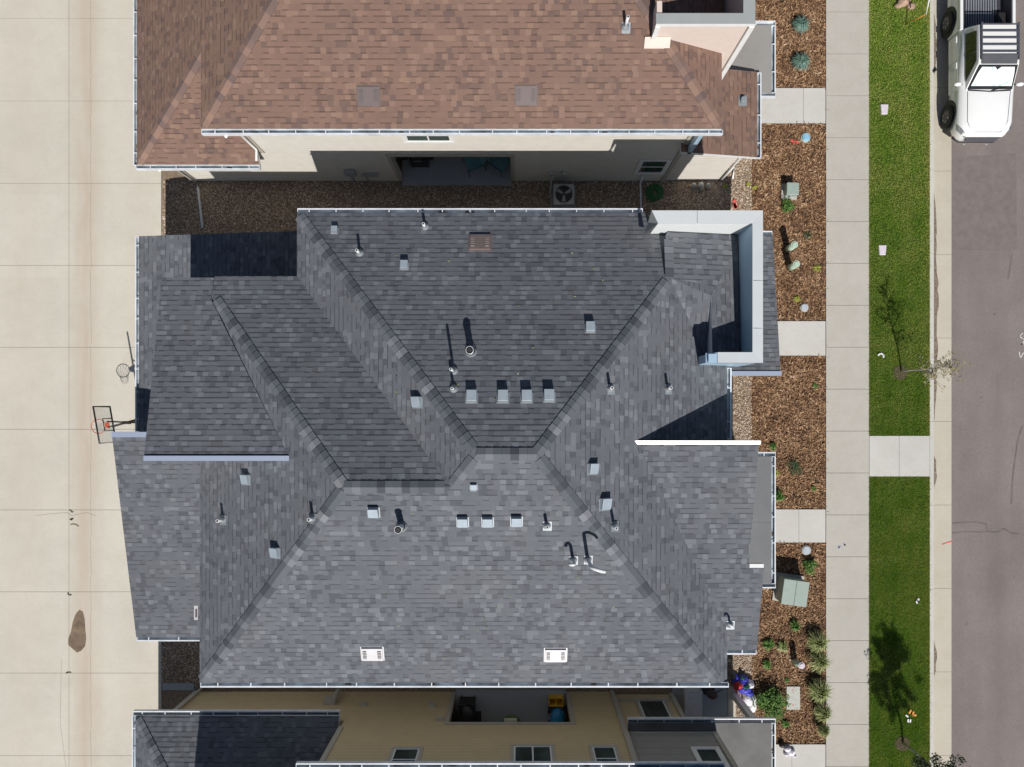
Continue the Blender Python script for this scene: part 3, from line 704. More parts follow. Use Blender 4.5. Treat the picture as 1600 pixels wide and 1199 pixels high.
scatter('gravel', OCT, OCF, [(7.0, 8.25, -11.0, -8.0)], 900, 0.014, 0.030, -0.02, ['gravel'], 'pebbles beside the wooden edging at the tan house patio', 'gravel')
CH = [(-1, -0.2, 0), (1, -0.3, 0), (0.9, 0.25, 0.12), (-1, 0.2, 0.1)]
def keepm(P):
    k = np.ones(len(P), bool)
    for (y0, y1) in ((138, 193), (502, 556), (796, 848), (1163, 1225)):
        k &= ~((P[:, 1] < (CY - y0) / 44.5 + 0.02) & (P[:, 1] > (CY - y1) / 44.5 - 0.02))
    return k
scatter('wood_mulch', CH, [(0, 1, 2, 3)], [(8.22, 10.77, -14, 15)], 760, 0.025, 0.09, -0.015, ['mulch'], 'brown shredded wood mulch covering the planting bed beside the pavement', 'mulch', tilt=0.45, flat=(1, 0.7, 1), keep=keepm)
scatter('bark_litter', CH, [(0, 1, 2, 3)], [(10.76, 10.88, -13, 14.5)], 14, 0.02, 0.05, 0.022, ['mulch'], 'stray bark bits spilt on the pavement edge', 'bark litter', tilt=0.2, flat=(1, 0.6, 1))
BL = [(-0.12, 0, 0), (0.12, 0, 0), (0.25, 0, 1)]
scatter('grass', BL, [(0, 1, 2)], [(12.30, 14.44, -13.5, -2.39), (12.30, 14.44, -0.98, 15.5), (12.28, 12.36, -13.5, -2.4), (12.28, 12.36, -0.95, 15.5), (14.40, 14.46, -13.5, -2.4), (14.40, 14.46, -.95, 15.5)], 3000, 0.035, 0.08, -0.01, ['blades'], 'mown green grass on the verge between pavement and kerb', 'grass', tilt=0.65)

# ================================================================== MAIN HOUSE
HM = empty('duplex_house', (-1.5, -1.0, 0), 'large house with dark grey shingle hip roof in the middle of the photo', 'house')
XW, YS, YN = -8.65, -7.46, 5.30
X_NW, Y4 = -6.01, 3.58
R1W = Vector((-0.987, -1.093, 8.433)); R1E = Vector((0.425, -1.093, 8.433))
NFs = (8.433 - E) / (YN + 1.093); NF = (0, -NFs, E + NFs * YN)
SFs = (8.433 - E) / (-YS - 1.093); SF = (0, SFs, E - SFs * YS)
z2 = 8.107
y2 = (z2 - SF[2]) / SFs
NF2s = (z2 - E) / (Y4 - y2); NF2 = (0, -NF2s, E + NF2s * Y4)
sW1 = (8.433 - E) / (-0.987 - X_NW); WF1 = (sW1, 0, E - sW1 * X_NW)
R2W = Vector((-4.217, y2, z2)); sW2 = (z2 - E) / (-4.217 - XW); WF2 = (sW2, 0, E - sW2 * XW)
R2E = Vector(((z2 - WF1[2]) / sW1, y2, z2))
sE = 0.505; EF = (-sE, 0, 8.433 + sE * 0.425)
XE = 5.70; zE = pz(EF, XE, 0)
xse = 0.425 + (8.433 - E) / sE
h1 = Vector((3.95, 0, 6.653)); h1.x = 0.425 + (8.433 - 6.653) / sE; h1.y = (6.653 - NF[2]) / -NFs
a1 = Vector((X_NW, YN, E)); a3 = Vector((X_NW, Y4, E)); c0 = Vector((XW, Y4, E))
ne = Vector((3.46, YN, E)); h2 = Vector((3.93, 4.62, 0)); h2.z = pz(NF, *h2.xy)
sw = Vector((XW, YS, E)); se = Vector((xse, YS, E)); se2 = Vector((XE, YS, zE))
v = onp(1119, 448, EF); eM = Vector((XE, v.y, zE)); 
main_roof = roof('roof', [
    ([a1, R1W, R1E, h1, h2, Vector((3.62, 4.9, pz(NF, 0, 4.9))), ne], 'N'),
    ([sw, se, R1E, R1W, R2E, R2W], 'S'),
    ([sw, R2W, c0], 'W'), ([c0, R2W, R2E, a3], 'N'), ([a3, R2E, R1W, a1], 'W'),
    ([R1E, se, se2, eM, v, h1], 'E')], RM, HM)
# cross ridge section inside the parapet
QX, QY = -0.20, -0.17
qz = lambda x, y: h1.z + 0.012 + QX * (x - h1.x) + QY * (y - h1.y)
qp = (QX, QY, h1.z + 0.012 - QX * h1.x - QY * h1.y)
qa = Vector((h1.x, 4.66, qz(h1.x, 4.66))); qb = Vector((5.90, 4.66, qz(5.90, 4.66))); vE = onp(1153, 383, qp); vE.x = 5.90; vE.z = qz(vE.x, vE.y); v_ = onp(1119, 448, qp); B_ = onp(1111, 462, qp)
C0 = onp(1104, 562, EF); C0.z += 0.01; P1 = Vector((301 * 19.5 / F, 80 * 19.5 / F, B_.z + .12))
nn = (vE - v_).cross(P1 - v_); P2 = Vector((5.90, P1.y, 0)); P2.z = v_.z - (nn.x * (P2.x - v_.x) + nn.y * (P2.y - v_.y)) / nn.z
q_mb = MB()
for pts, fc in (([h1 + Vector((0, 0, .012)), v_, vE, qb, qa], 'N'), ([v_, B_, P1, P2, vE], 'E'), ([h1 + Vector((0, 0, .012)), C0, B_, v_], 'E')):
    ar = sum(pts[i].x * pts[(i + 1) % len(pts)].y - pts[(i + 1) % len(pts)].x * pts[i].y for i in range(len(pts)))
    if ar < 0: pts = pts[::-1]
    if len(pts) > 3:
        uvs = face_uv(pts, fc)
        for i in range(1, len(pts) - 1): courses(q_mb, [pts[0], pts[i], pts[i + 1]], fc); q_mb.poly([pts[0], pts[i], pts[i + 1]], 0, [uvs[0], uvs[i], uvs[i + 1]])
q_mb.poly([B_, P1, Vector((P1.x - 0.03, P1.y, pz(EF, P1.x, 0))), C0], 1)
q_mb.poly([qa, h1, Vector((h1.x, h1.y, h1.z - .1)), h2 - Vector((0, 0, .02))], 1)
q_mb.build('cricket_roof', [GR, 'fascia'], HM, recalc=False)
# hip and ridge caps
cap = 'cap_grey'
hipcap(main_roof, a1, R1W, WF1, NF, cap); hipcap(main_roof, h1, R1E, NF, EF, cap)
hipcap(main_roof, se, R1E, EF, SF, cap); hipcap(main_roof, sw, R2W, SF, WF2, cap) if False else hipcap(main_roof, sw, R2W, WF2, SF, cap)
hs = Vector(onp(325, 464, NF2)); hs = Vector((XW + (hs.x - XW), 0, 0))
t = (onp(325, 464, NF2).y - y2) / (Y4 - y2); hs = R2W.lerp(c0, t)
hipcap(main_roof, hs, R2W, NF2, WF2, cap) if False else hipcap(main_roof, hs, R2W, WF2, NF2, cap)
hipcap(main_roof, R1W, R1E, NF, SF, cap); hipcap(main_roof, R2W, R2E, NF2, SF, cap); hipcap(main_roof, R2E, R1W, WF1, SF, cap)
hipcap(main_roof, qa - Vector((0, .1, 0)), h1, qp, qp, cap, w=0.12)
gutter(HM, (X_NW, YN, E), (3.38, YN, E), 'N'); gutter(HM, (XW, YS, E), (XE + .02, YS, E), 'S', step=0.9)
gutter(HM, (XE, 1.1, zE), (XE, -0.85, zE), 'E')
# north-west shed (falls north)
zs = 7.336; P = [W(225, 716, zs), W(452, 716, zs), W(452, 434, 5.97), W(253, 434, 5.97)]
P[3] = W(253, 434, 5.99); P[2] = W(330, 434, 5.99); 
sl = (zs - 5.99) / (P[0].y - P[3].y); NW = (0, sl, 5.99 - sl * P[3].y)
P[1] = W(452, 716, zs); mid = onp(330, 468, NW)
shed_nw = roof('shed_roof', [([P[0], P[1], mid, Vector((mid.x, P[2].y, 5.99)), P[3]], 'N')], [GR, 'cap_grey', 'soffit'], HM, 0.08)
flash_strip(shed_nw, P[0], P[1], 'S', 0.12, mat='flash')
prism(HM, 'wall', P[3].x + .45, P[1].x - 0.1, P[0].y + .03, P[3].y - .3, 5.4, lambda x, y: pz(NW, x, y) - 0.17, 'maingrey')
# south-east shed (falls south)
zs = 7.1; A0 = W(975, 693, zs); A1 = W(1186, 693, zs); yl = -6.66; SEp = (0, (zs - 5.62) / (A0.y - yl), 0); SEp = (0, SEp[1], zs - SEp[1] * A0.y)
yk = onp(1180, 886, SEp).y; X1 = 6.14; X2 = 6.56
wv = lambda y: (pz(SEp, 0, y) - EF[2]) / -sE
shed_se = roof('shed_roof', [([Vector((wv(A0.y) - .02, A0.y, zs)), Vector((X1, A0.y, zs)), Vector((X1, yk, pz(SEp, 0, yk))), Vector((X2, yk, pz(SEp, 0, yk))), Vector((X2, yl, pz(SEp, 0, yl))), Vector((XE + .02, yl, pz(SEp, 0, yl))), Vector((wv(yl + .6), yl + .6, pz(SEp, 0, yl + .6)))], 'S')], RM, HM, 0.16)
fl = MB(); xa, xb, ya = wv(A0.y) - .12, X1 + .03, A0.y
fl.hexa([(xa, ya - .02, zs + .0), (xb, ya - .02, zs + .0), (xb, ya + .06, zs + .02), (xa, ya + .06, zs + .02), (xa, ya - .02, zs + .02), (xb, ya - .02, zs + .02), (xb, ya + .06, zs + .05), (xa, ya + .06, zs + .05)])
fl.box(xa, xb, ya + .062, ya + .07, zs - .16, zs + .045); fl.build('flashing', ['flash_shiny'], shed_se)
fl = MB(); fl.box(X1 + .02, X2 - .02, yk - .02, yk + .08, pz(SEp, 0, yk) - .16, pz(SEp, 0, yk) + .02); fl.build('step_flashing', ['white'], shed_se)
prism(HM, 'wall', 3.0, X1 - .12, A0.y - .2, A0.y - .04, 5.5, zs - 0.17, 'maingrey')
prism(HM, 'wall', XE - .5, X1 - .12, yl + .3, A0.y - .2, 0, lambda x, y: pz(SEp, x, y) - 0.17, 'maingrey')
gutter(HM, (XE + .04, yl, pz(SEp, 0, yl)), (X2, yl, pz(SEp, 0, yl)), 'S')
# bodies
prism(HM, 'wall', -8.2, 5.2, -7.0, 4.9, 0, 5.68, 'maingrey') if False else None
bx = MB(); bx.box(-8.2, 5.2, -7.0, 3.3, 0, 5.6); bx.box(-5.6, 5.2, 3.3, 4.9, 0, 5.6); bx.build('wall', ['maingrey'], HM)
# garage wing roofs, lower level
zg = 3.0; g1 = W(217, 372, zg); g1.y = 5.34; zt = 3.8; slg = (zt - zg) / (-5.75 - g1.x); GWp = (slg, 0, zg - slg * g1.x)
yh = W(200, 677, 4.45).y
gw_roof = roof('garage_roof', [([Vector((g1.x, yh - .05, zg)), Vector((-5.6, yh - .05, pz(GWp, -5.6, 0))), Vector((-5.6, 5.34, pz(GWp, -5.6, 0))), Vector((g1.x, 5.34, zg))], 'W')], RM, HM, 0.18)
gutter(HM, (g1.x, yh, zg), (g1.x, 5.34, zg), 'W')
zh = 4.45; zl = 3.08; q0 = W(175, 680, zh); q1 = W(213, 996, zl); xw = (q0.x + q1.x) / 2
SWp = (0, (zh - zl) / (q0.y - q1.y), 0); SWp = (0, SWp[1], zh - SWp[1] * q0.y)
sw_roof = roof('garage_roof', [([Vector((xw, q1.y, zl)), Vector((-8.0, q1.y, zl)), Vector((-8.0, q0.y, zh)), Vector((xw, q0.y, zh))], 'S')], RM, HM, 0.16)
flash_strip(sw_roof, (xw, q0.y, zh), (-8.4, q0.y, zh), 'N', 0.14)
gutter(HM, (xw, q1.y, zl), (-8.25, q1.y, zl), 'S')
prism(HM, 'garage_wall', -11.55, -8.2, q1.y + .4, q0.y - .08, 0, lambda x, y: pz(SWp, x, y) - .17, 'maingrey')
prism(HM, 'garage_wall', -11.5, -5.6, q0.y - .08, 4.95, 0, lambda x, y: pz(GWp, x, y) - .19, 'maingrey')
# garage doors on the alley side (seen from a step aside)
for (y0, y1) in ((-6.2, -1.4), (0.1, 4.4)):
    d = MB(); d.box(-11.6, -11.52, y0, y1, 0.02, 2.2)
    for k in range(4): d.box(-11.615, -11.6, y0 + .05, y1 - .05, 0.06 + k * .54, 0.52 + k * .54)
    d.build('garage_door', ['white'], HM)
# parapet tower
zt = 7.34; tw = [(3.42, 6.14, 4.68, 4.95), (5.92, 6.14, 1.16, 4.68), (4.80, 5.92, 1.16, 1.39)]
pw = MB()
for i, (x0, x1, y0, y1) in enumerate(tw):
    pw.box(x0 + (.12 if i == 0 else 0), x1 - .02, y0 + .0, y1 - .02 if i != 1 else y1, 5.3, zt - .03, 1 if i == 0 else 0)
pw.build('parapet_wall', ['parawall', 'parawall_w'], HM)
pc = MB()
pc.hexa([(3.36, 4.62, zt - .03), (3.36 + .0, 4.62, zt - .03), (3.36, 4.97, zt - .03), (3.36, 4.97, zt - .03)] * 2, 0) if False else None
o_ = [(3.52, 4.66), (5.90, 4.66), (5.90, 1.41), (5.02, 1.41), (5.02, 1.14), (6.16, 1.14), (6.16, 4.98), (3.36, 4.98)]
i_ = [(0, 7, 6, 1), (1, 6, 5, 2), (2, 5, 4, 3)]
for q in i_:
    c = [(o_[k][0], o_[k][1]) for k in q]
    pc.hexa([(x, y, zt - .03) for x, y in c] + [(x, y, zt + (.0 if n_ in (0, 3) else .012)) for n_, (x, y) in enumerate(c)], 0)
    pc.hexa([(x, y, zt - .1) for x, y in [((o_[q[1]][0]), o_[q[1]][1])] * 2 + [((o_[q[2]][0]), o_[q[2]][1])] * 2] + [(x, y, zt) for x, y in [((o_[q[1]][0]), o_[q[1]][1])] * 2 + [((o_[q[2]][0]), o_[q[2]][1])] * 2], 0)
pc.hexa([(4.76, 1.15, zt - .2), (5.02, 1.15, zt - .2), (5.02, 1.40, zt - .2), (4.76, 1.40, zt - .2), (4.76, 1.15, zt - .16), (5.02, 1.15, zt - .02), (5.02, 1.40, zt - .02), (4.76, 1.40, zt - .16)], 1)
pc.build('parapet_cap', ['parapet', 'parawall'], HM)
for (x0_, x1_, y0_, y1_) in ((4.5, 4.515, 4.665, 4.975), (5.925, 6.155, 3.2, 3.212), (5.925, 6.155, 2.0, 2.012)):
    sm_ = MB(); sm_.box(x0_, x1_, y0_, y1_, zt - .01, zt + .016); sm_.build('cap_seam', ['parapetgrey'], HM)
ins = MB(); ins.poly([Vector((3.52, 4.66, zt - .03)), Vector((3.36, 4.98, zt - .03)), Vector((3.40, 4.75, 6.2)), Vector((3.30, 4.55, 6.45))], 0); ins.build('parapet_end', ['parapetgrey'], HM)
prism(HM, 'wall', 5.15, 6.1, 1.2, 4.9, 0, 5.5, 'maingrey')
# north-east porch roof (falls north) and south-east flat porch
NEp = (0, -(3.6 - 2.9) / (5.45 - 1.04), 0); NEp = (0, NEp[1], 3.6 - NEp[1] * 1.04)
ne_roof = roof('porch_roof', [([Vector((5.3, 1.06, 3.6)), Vector((7.93, 1.06, 3.6)), Vector((7.93, 5.40, pz(NEp, 0, 5.40))), Vector((5.3, 5.40, pz(NEp, 0, 5.40)))], 'N')], RM, HM, 0.16)
flash_strip(ne_roof, (5.6, 1.06, 3.6), (7.95, 1.06, 3.6), 'S', 0.13)
gutter(HM, (5.5, 5.40, pz(NEp, 0, 5.4)), (7.93, 5.40, pz(NEp, 0, 5.4)), 'N')
for (x, y) in ((7.6, 1.5), (7.6, 5.0)): prism(HM, 'porch_post', x - .1, x + .1, y - .1, y + .1, 0, lambda a, b_: pz(NEp, a, b_) - .17, 'white')
fp = MB(); fp.box(5.4, 7.86, -5.46, -1.5, 2.86, 3.0); fp.box(5.4, 7.84, -3.56, -3.55, 3.0, 3.006); fp.build('porch_roof', ['membrane'], HM)
gutter(HM, (7.86, -5.46, 3.03), (7.86, -1.5, 3.03), 'E'); gutter(HM, (6.2, -1.5, 3.03), (7.995, -1.5, 3.03), 'N'); gutter(HM, (6.2, -5.46, 3.03), (7.995, -5.46, 3.03), 'S')
for (x, y) in ((7.6, -1.8), (7.6, -5.2)): prism(HM, 'porch_post', x - .1, x + .1, y - .1, y + .1, 0, 2.86, 'white')
prism(HM, 'garage_wall', -5.6, -5.55, 3.4, 4.9, 0, 5.6, 'maingrey')
db = MB()
for k in range(60):
    pl_ = random.choice((NF, SF)); x_ = random.uniform(-3.5, 2.5); y_ = random.uniform(0.2, 4.8) if pl_ is NF else random.uniform(-7, -2.2)
    if pl_ is NF and x_ < -3 + (y_ * -.4): continue
    a_ = random.uniform(0, 3.1); c_ = Vector((x_, y_, pz(pl_, x_, y_) + .022)); d_ = Vector((math.cos(a_), math.sin(a_), 0)) * random.uniform(.012, .035); e_ = Vector((-d_.y, d_.x, 0)) * .5
    db.poly([c_ - d_, c_ - e_, c_ + d_, c_ + e_])
tag(db.build('roof_debris', ['tuft'], recalc=False), 'dry leaf bits scattered over the grey roof', 'debris', kind='stuff')
# vents on the roof: children of the roof part they stand on
for (x, y, pl, s_) in ((737, 621, NF, 1), (786, 621, NF, 1), (823, 621, NF, 1), (858, 620, NF, 1), (653, 628, WF1, .95), (632, 416, NF, .8), (922, 513, NF, .9), (523, 361, NF, .68),
                       (584, 799, SF, 1), (723, 814, SF, 1), (762, 814, SF, 1), (807, 813, SF, 1), (740, 760, SF, .6), (386, 749, WF2, .9), (432, 863, WF2, .95), (925, 732, EF, .95), (944, 787, EF, 1.05)):
    box_vent(main_roof, x, y, pl, s_ * .86)
for (x, y, pl, r, h) in ((664, 355, NF, .04, .36), (562, 396, NF, .04, .38), (709, 580, NF, .035, .85), (709, 608, NF, .035, .5), (953, 607, EF, .04, .45), (1043, 607, EF, .04, .45),
                         (959, 821, EF, .04, .5), (854, 820, SF, .04, .42), (349, 811, WF2, .045, .4), (489, 809, WF2, .045, .38)):
    pipe(main_roof, x, y, pl, r, h)
flue(main_roof, 736, 550, NF, .085, .55); flue(main_roof, 628, 822, SF, .08, .6)
pipe(main_roof, 895, 874, SF, .04, .55, goose=(-.12, 0)); pipe(main_roof, 918, 873, SF, .045, 1.0, goose=(.32, -.1))
pipe(shed_se, 1140, 975, SEp, .03, .25, goose=(-.12, .1))
slant_vent(main_roof, 750, 380, NF, .56, .46, 'ventbrown', 'slat_light'); slant_vent(main_roof, 582, 1021, SF, .56, .40, 'ventpink', 'slat', (0, 1)); slant_vent(main_roof, 868, 1023, SF, .56, .40, 'ventpink', 'slat')
mb = MB(); p = onp(308, 957, SWp); mb.box(p.x - .07, p.x + .05, p.y - .22, p.y + .22, p.z, p.z + .06); mb.box(p.x - .03, p.x + .03, p.y - .14, p.y + .12, p.z + .06, p.z + .065, 1)
mb.build('slant_back_vent', ['ventpink', 'slat'], sw_roof)

# ================================================================== BROWN HOUSE (top of photo)
HB = empty('house', (-1.5, 13, 0), 'house with brown shingle roof and cream siding along the top edge', 'house')
BM = ['shingle_brown', 'fascia', 'soffit']
bS = (0, 0.4, E - 0.4 * 7.58); bW = (0.49, 0, E + 0.49 * 8.62); bE = (-0.48, 0, E + 0.48 * 5.52)
yr = 13.95; zr = pz(bS, 0, yr); xr0 = (zr - bW[2]) / 0.49; xr1 = (zr - bE[2]) / -0.48; yn = yr + (zr - E) / 0.4
r0 = Vector((xr0, yr, zr)); r1 = Vector((xr1, yr, zr)); s0 = Vector((-8.62, 7.58, E)); s1 = Vector((5.52, 7.58, E)); n0 = Vector((-8.62, yn, E)); n1 = Vector((5.52, yn, E))
br = roof('roof', [([s0, s1, r1, r0], 'S'), ([s0, r0, n0], 'W'), ([s1, n1, r1], 'E'), ([n0, r0, r1, n1], 'N')], BM, HB)
hipcap(br, s0, r0, bW, bS, 'cap_brown'); hipcap(br, s1, r1, bS, bE, 'cap_brown') if False else hipcap(br, s1, r1, bE, bS, 'cap_brown')
gutter(HB, s0, (5.56, 7.58, E), 'S')
gz = 3.0; gs = 0.6; G0 = Vector((-11.85, 7.56, gz)); G1 = Vector((-8.05, 7.56, gz)); G2 = Vector((-8.05, 10.2, gz + gs * 2.78)); d3 = 3.1
gh = G0 + Vector((d3, d3, gs * d3)); G2 = Vector((-8.05, 7.56 + d3, gz + gs * d3)); G4 = Vector((-11.85, 20, gz)); G3 = Vector((G0.x + d3, 20, gz + gs * d3))
bg = roof('garage_roof', [([G0, G1, G2, gh], 'S'), ([G0, gh, G3, G4], 'W')], BM, HB, .18)
hipcap(bg, G0, gh, (gs, 0, gz - gs * G0.x), (0, gs, gz - gs * G0.y), 'cap_brown')
gutter(HB, (G0.x - .05, G0.y, gz), G1, 'S'); gutter(HB, G0, G4, 'W')
# lower east wing
bw = (-0.2, 0, 3.2 + .2 * 7.36)
roof('porch_roof', [([Vector((4.9, 7.72, pz(bw, 4.9, 0))), Vector((7.36, 7.72, 3.2)), Vector((7.36, 10.35, 3.2)), Vector((4.9, 10.35, pz(bw, 4.9, 0)))], 'E')], BM, HB, .16)
gutter(HB, (7.36, 7.72, 3.2), (7.36, 10.35, 3.2), 'E')
prism(HB, 'wall', 5.1, 7.0, 8.0, 10.2, 0, lambda x, y: pz(bw, x, y) - .17, 'cream')
# walls
hole = (-4.05, -0.25, 0.15, 2.62)
up = (-3.32, -2.0, 3.9, 5.1); wlo = (4.0, 4.85, 0.95, 2.15)
wall_open(HB, 'wall', -11.4, 5.1, 7.98, .2, 0, 0, 2.75, [(hole[0], hole[1], .10, hole[3])], 'cream')
wall_open(HB, 'wall', -8.0, 5.1, 7.981, .2, 0, 2.75, 5.68, [], 'cream')
bd = MB(); bd.box(-8.0, 5.1, 10.2, 19.5, 0, 5.6); bd.box(-11.4, -8.0, 8.18, 19.5, 0, 2.8); bd.box(-8.0, -4.3, 8.18, 10.2, 0, 5.6); bd.box(0.0, 5.1, 8.18, 10.2, 0, 5.6); bd.box(-4.3, 0.0, 8.18, 10.2, 2.75, 5.6)
bd.build('wall', ['cream'], HB)
pf = MB(); pf.box(-4.05, -.25, 7.80, 10.2, -.02, .15); pf.build('patio_floor', ['patio'], HB)
tr = Boards(); yy = 7.975
tr.box(hole[0] - .12, hole[0], 7.93, yy, .15, 2.74); tr.box(hole[1], hole[1] + .12, 7.93, yy, .15, 2.74); tr.box(hole[0], hole[1], 7.93, yy, 2.62, 2.74)
tr.box(hole[0], hole[1], 7.94, 8.14, 2.60, 2.62)
tr.box(4.98, 5.12, 7.94, yy, 0.0, 5.6); tr.box(-11.42, -11.3, 7.94, yy, 0, 2.7); tr.box(-8.02, -7.9, 7.95, yy, 2.9, 5.6)
tr.build('trim_board', ['trimtaupe'], HB)
window(HB, *up, 7.976, -1); window(HB, *wlo, 7.976, -1, 2, False)
# downspouts
dp = MB(); dp.tube([(-11.2, 7.42, 2.9), (-11.25, 7.9, 2.55), (-11.25, 7.92, 0.15), (-11.22, 7.7, 0.06), (-11.08, 6.35, 0.03)], .045, 8); dp.build('downspout', ['white'], HB)
dp = MB(); dp.tube([(-8.0, 7.42, 5.75), (-8.0, 7.88, 5.4), (-8.0, 7.90, 3.4), (-8.05, 7.6, 3.25)], .04, 8); dp.build('downspout', ['white'], HB)
dp = MB(); dp.tube([(4.27, 7.94, .6), (4.27, 7.9, 0.06), (4.3, 6.8, 0.03)], .03, 8); dp.build('downspout', ['white'], HB)
dp = MB(); dp.tube([(7.15, 8.0, 3.0), (7.05, 7.95, 2.8), (7.1, 8.0, .1), (7.55, 8.45, 0.05), (7.52, 8.05, 0.03)], .04, 8); dp.build('downspout', ['white'], HB)
dp = MB(); dp.box(5.12, 5.24, 7.72, 7.95, 3.5, 5.5, 0); dp.build('downspout', ['parawall'], HB)
# wall boxes
ub = MB(); x = -5.65; ub.box(x - .18, x + .18, 7.83, 7.97, .95, 1.3); ub.tube([(x + .02, 7.8, .7), (x + .02, 7.83, .95)], .06, 8); ub.build('meter_box', ['hvac'], HB, bevel=.01)
ub = MB(); ub.box(-5.3, -4.75, 7.88, 7.97, .8, .92); ub.tube([(-5.2, 7.9, .8), (-5.2, 7.92, .1)], .02, 6); ub.build('gas_pipe', ['hvac'], HB)
for px_ in (862, 882): ub = MB(); X_ = (px_ - CX) * 24.9 / F; ub.box(X_ - .06, X_ + .06, 7.85, 7.97, .95, 1.12); ub.build('dryer_vent', ['utilgrey'], HB)
# tower
bt = MB(); bt.box(3.47, 5.88, 9.63, 9.83, 2.9, 7.45); bt.box(5.66, 5.88, 9.83, 13.0, 2.9, 7.45); bt.box(3.47, 3.6, 9.83, 10.2, 5.6, 7.45); bt.build('parapet_wall', ['beige'], HB)
bt = MB(); bt.box(3.44, 5.92, 9.60, 9.87, 7.45, 7.5); bt.box(5.62, 5.92, 9.87, 13.0, 7.45, 7.5); bt.build('parapet_cap', ['parapetgrey'], HB)
bt = MB(); bt.box(3.44, 5.93, 9.585, 9.6, 7.40, 7.5); bt.box(5.80, 5.93, 9.56, 9.63, 3.1, 7.40); bt.box(3.44, 3.56, 9.56, 9.63, 6.0, 7.4); bt.build('corner_trim', ['white'], HB)
bt = MB(); bt.hexa([(3.28, 9.40, 6.5), (3.95, 9.40, 6.5), (3.95, 9.62, 6.5), (3.28, 9.62, 6.5), (3.28, 9.40, pz(bS, 0, 9.40) + .04), (3.95, 9.40, pz(bS, 0, 9.40) + .04), (3.95, 9.62, pz(bS, 0, 9.62) + .1), (3.28, 9.62, pz(bS, 0, 9.62) + .1)]); o = bt.build('step_flashing', ['beige'], HB)
bt = MB(); bt.box(5.6, 7.86, 9.8, 11.9, 2.86, 3.0); bt.build('porch_roof', ['membrane_tan'], HB)
gutter(HB, (7.86, 9.8, 3.03), (7.86, 11.9, 3.03), 'E'); gutter(HB, (7.0, 9.8, 3.03), (7.99, 9.8, 3.03), 'S'); gutter(HB, (6.0, 11.9, 3.03), (7.99, 11.9, 3.03), 'N')
prism(HB, 'porch_post', 7.5, 7.7, 10.2, 10.4, 0, 2.86, 'white')
slant_vent(br, 576, 150, bS, .56, .46, 'ventdark', 'slat', lift=.04); slant_vent(br, 822, 149, bS, .56, .46, 'ventdark', 'slat', lift=.04)
pipe(br, 977, 42, bS, .04, .5); mbp = onp(1160, 158, bw)
pv = MB(); pv.obox(mbp + Vector((0, 0, .02)), Vector((1, 0, 0)), Vector((0, 1, 0)), Vector((0, 0, 1)), .13, .16, .012, 0); pv.tube([mbp, mbp + Vector((0, 0, .16))], [.09, .08], 14, 0); pv.build('vent_cap', ['lead'], HB)

# ================================================================== TAN HOUSE (bottom)
HY = empty('house', (-1.5, -15, 0), 'tan sided house with dark grey lower roofs along the bottom edge', 'house')
YW = -9.95; yg = -9.79
yN = (0, -0.4, E + 0.4 * yg); yW_ = (0.49, 0, E + 0.49 * 6.05); yE_ = (-0.48, 0, E + 0.48 * 5.6); yr = -15.8; zr = pz(yN, 0, yr)
r0 = Vector(((zr - yW_[2]) / .49, yr, zr)); r1 = Vector(((zr - yE_[2]) / -.48, yr, zr)); ysb = yr - (zr - E) / .4
s0 = Vector((-6.05, yg, E)); s1 = Vector((5.6, yg, E)); n0 = Vector((-6.05, ysb, E)); n1 = Vector((5.6, ysb, E))
yr_ = roof('roof', [([s0, s1, r1, r0], 'N'), ([s0, r0, n0], 'W'), ([s1, n1, r1], 'E'), ([n0, r0, r1, n1], 'S')], RM, HY)
gutter(HY, s0, s1, 'N')
w0 = Vector((-9.55, -11.5, E)); zr2 = E + .4 * 4.3; wr = Vector((-9.55 + (zr2 - E) / .49, -15.8, zr2)); wr1 = Vector((-3.4, -15.8, zr2)); w1 = Vector((-3.4, -11.5, E)); w2 = Vector((-9.55, -20.1, E)); w3 = Vector((-3.4, -20.1, E))
roof('roof', [([w0, w1, wr1, wr], 'N'), ([w0, wr, w2], 'W'), ([w2, wr, wr1, w3], 'S')], RM, HY, .16)
prism(HY, 'wall', -9.1, -5.5, -19.6, -12.0, 2.4, 5.68, 'tan')
hol = (-2.2, 1.66, 0.15, 2.62)
wall_open(HY, 'wall', -11.35, -5.55, YW, -.2, 0, 0, 2.42, [], 'tan'); wall_open(HY, 'wall', -5.55, 3.3, YW, -.2, 0, 0, 2.8, [(hol[0], hol[1], .10, hol[3])], 'tan'); wall_open(HY, 'wall', -5.55, 3.3, YW - .001, -.2, 0, 2.8, 5.65, [], 'tan')
bd = MB(); bd.box(-5.55, 5.2, -20, -12.3, 0, 5.6); bd.box(-11.35, -5.55, -20, -10.15, 0, 2.42); bd.box(-5.55, -2.4, -12.3, -10.15, 0, 5.6); bd.box(1.9, 5.2, -12.3, -10.15, 0, 2.7); bd.box(-2.4, 3.3, -12.3, -10.15, 2.75, 5.6)
bd.build('wall', ['tan'], HY)
wall_open(HY, 'wall', 3.3, 5.4, YW - .1, -.1, 0, 0, 2.85, [], 'tan')
pf = MB(); pf.box(-2.2, 1.66, -12.3, YW + .1, -.02, .15); pf.build('patio_floor', ['patio'], HY)
tr = Boards(); y0, y1 = YW + .003, YW + .04
tr.box(hol[0] - .13, hol[0], y0, y1, .15, 2.74); tr.box(hol[1], hol[1] + .13, y0, y1, .15, 2.74); tr.box(hol[0], hol[1], y0, y1, 2.62, 2.74)
tr.box(3.2, 3.36, y0, y1 + .02, 0, 5.6); tr.box(-11.37, -11.22, y0, y1, 0, 2.5); tr.box(-5.6, -5.45, y0, y1, 2.9, 5.6); tr.box(5.28, 5.42, YW - .09, YW - .04, 0, 2.8); tr.box(3.36, 5.28, YW - .09, YW - .05, .55, .62)
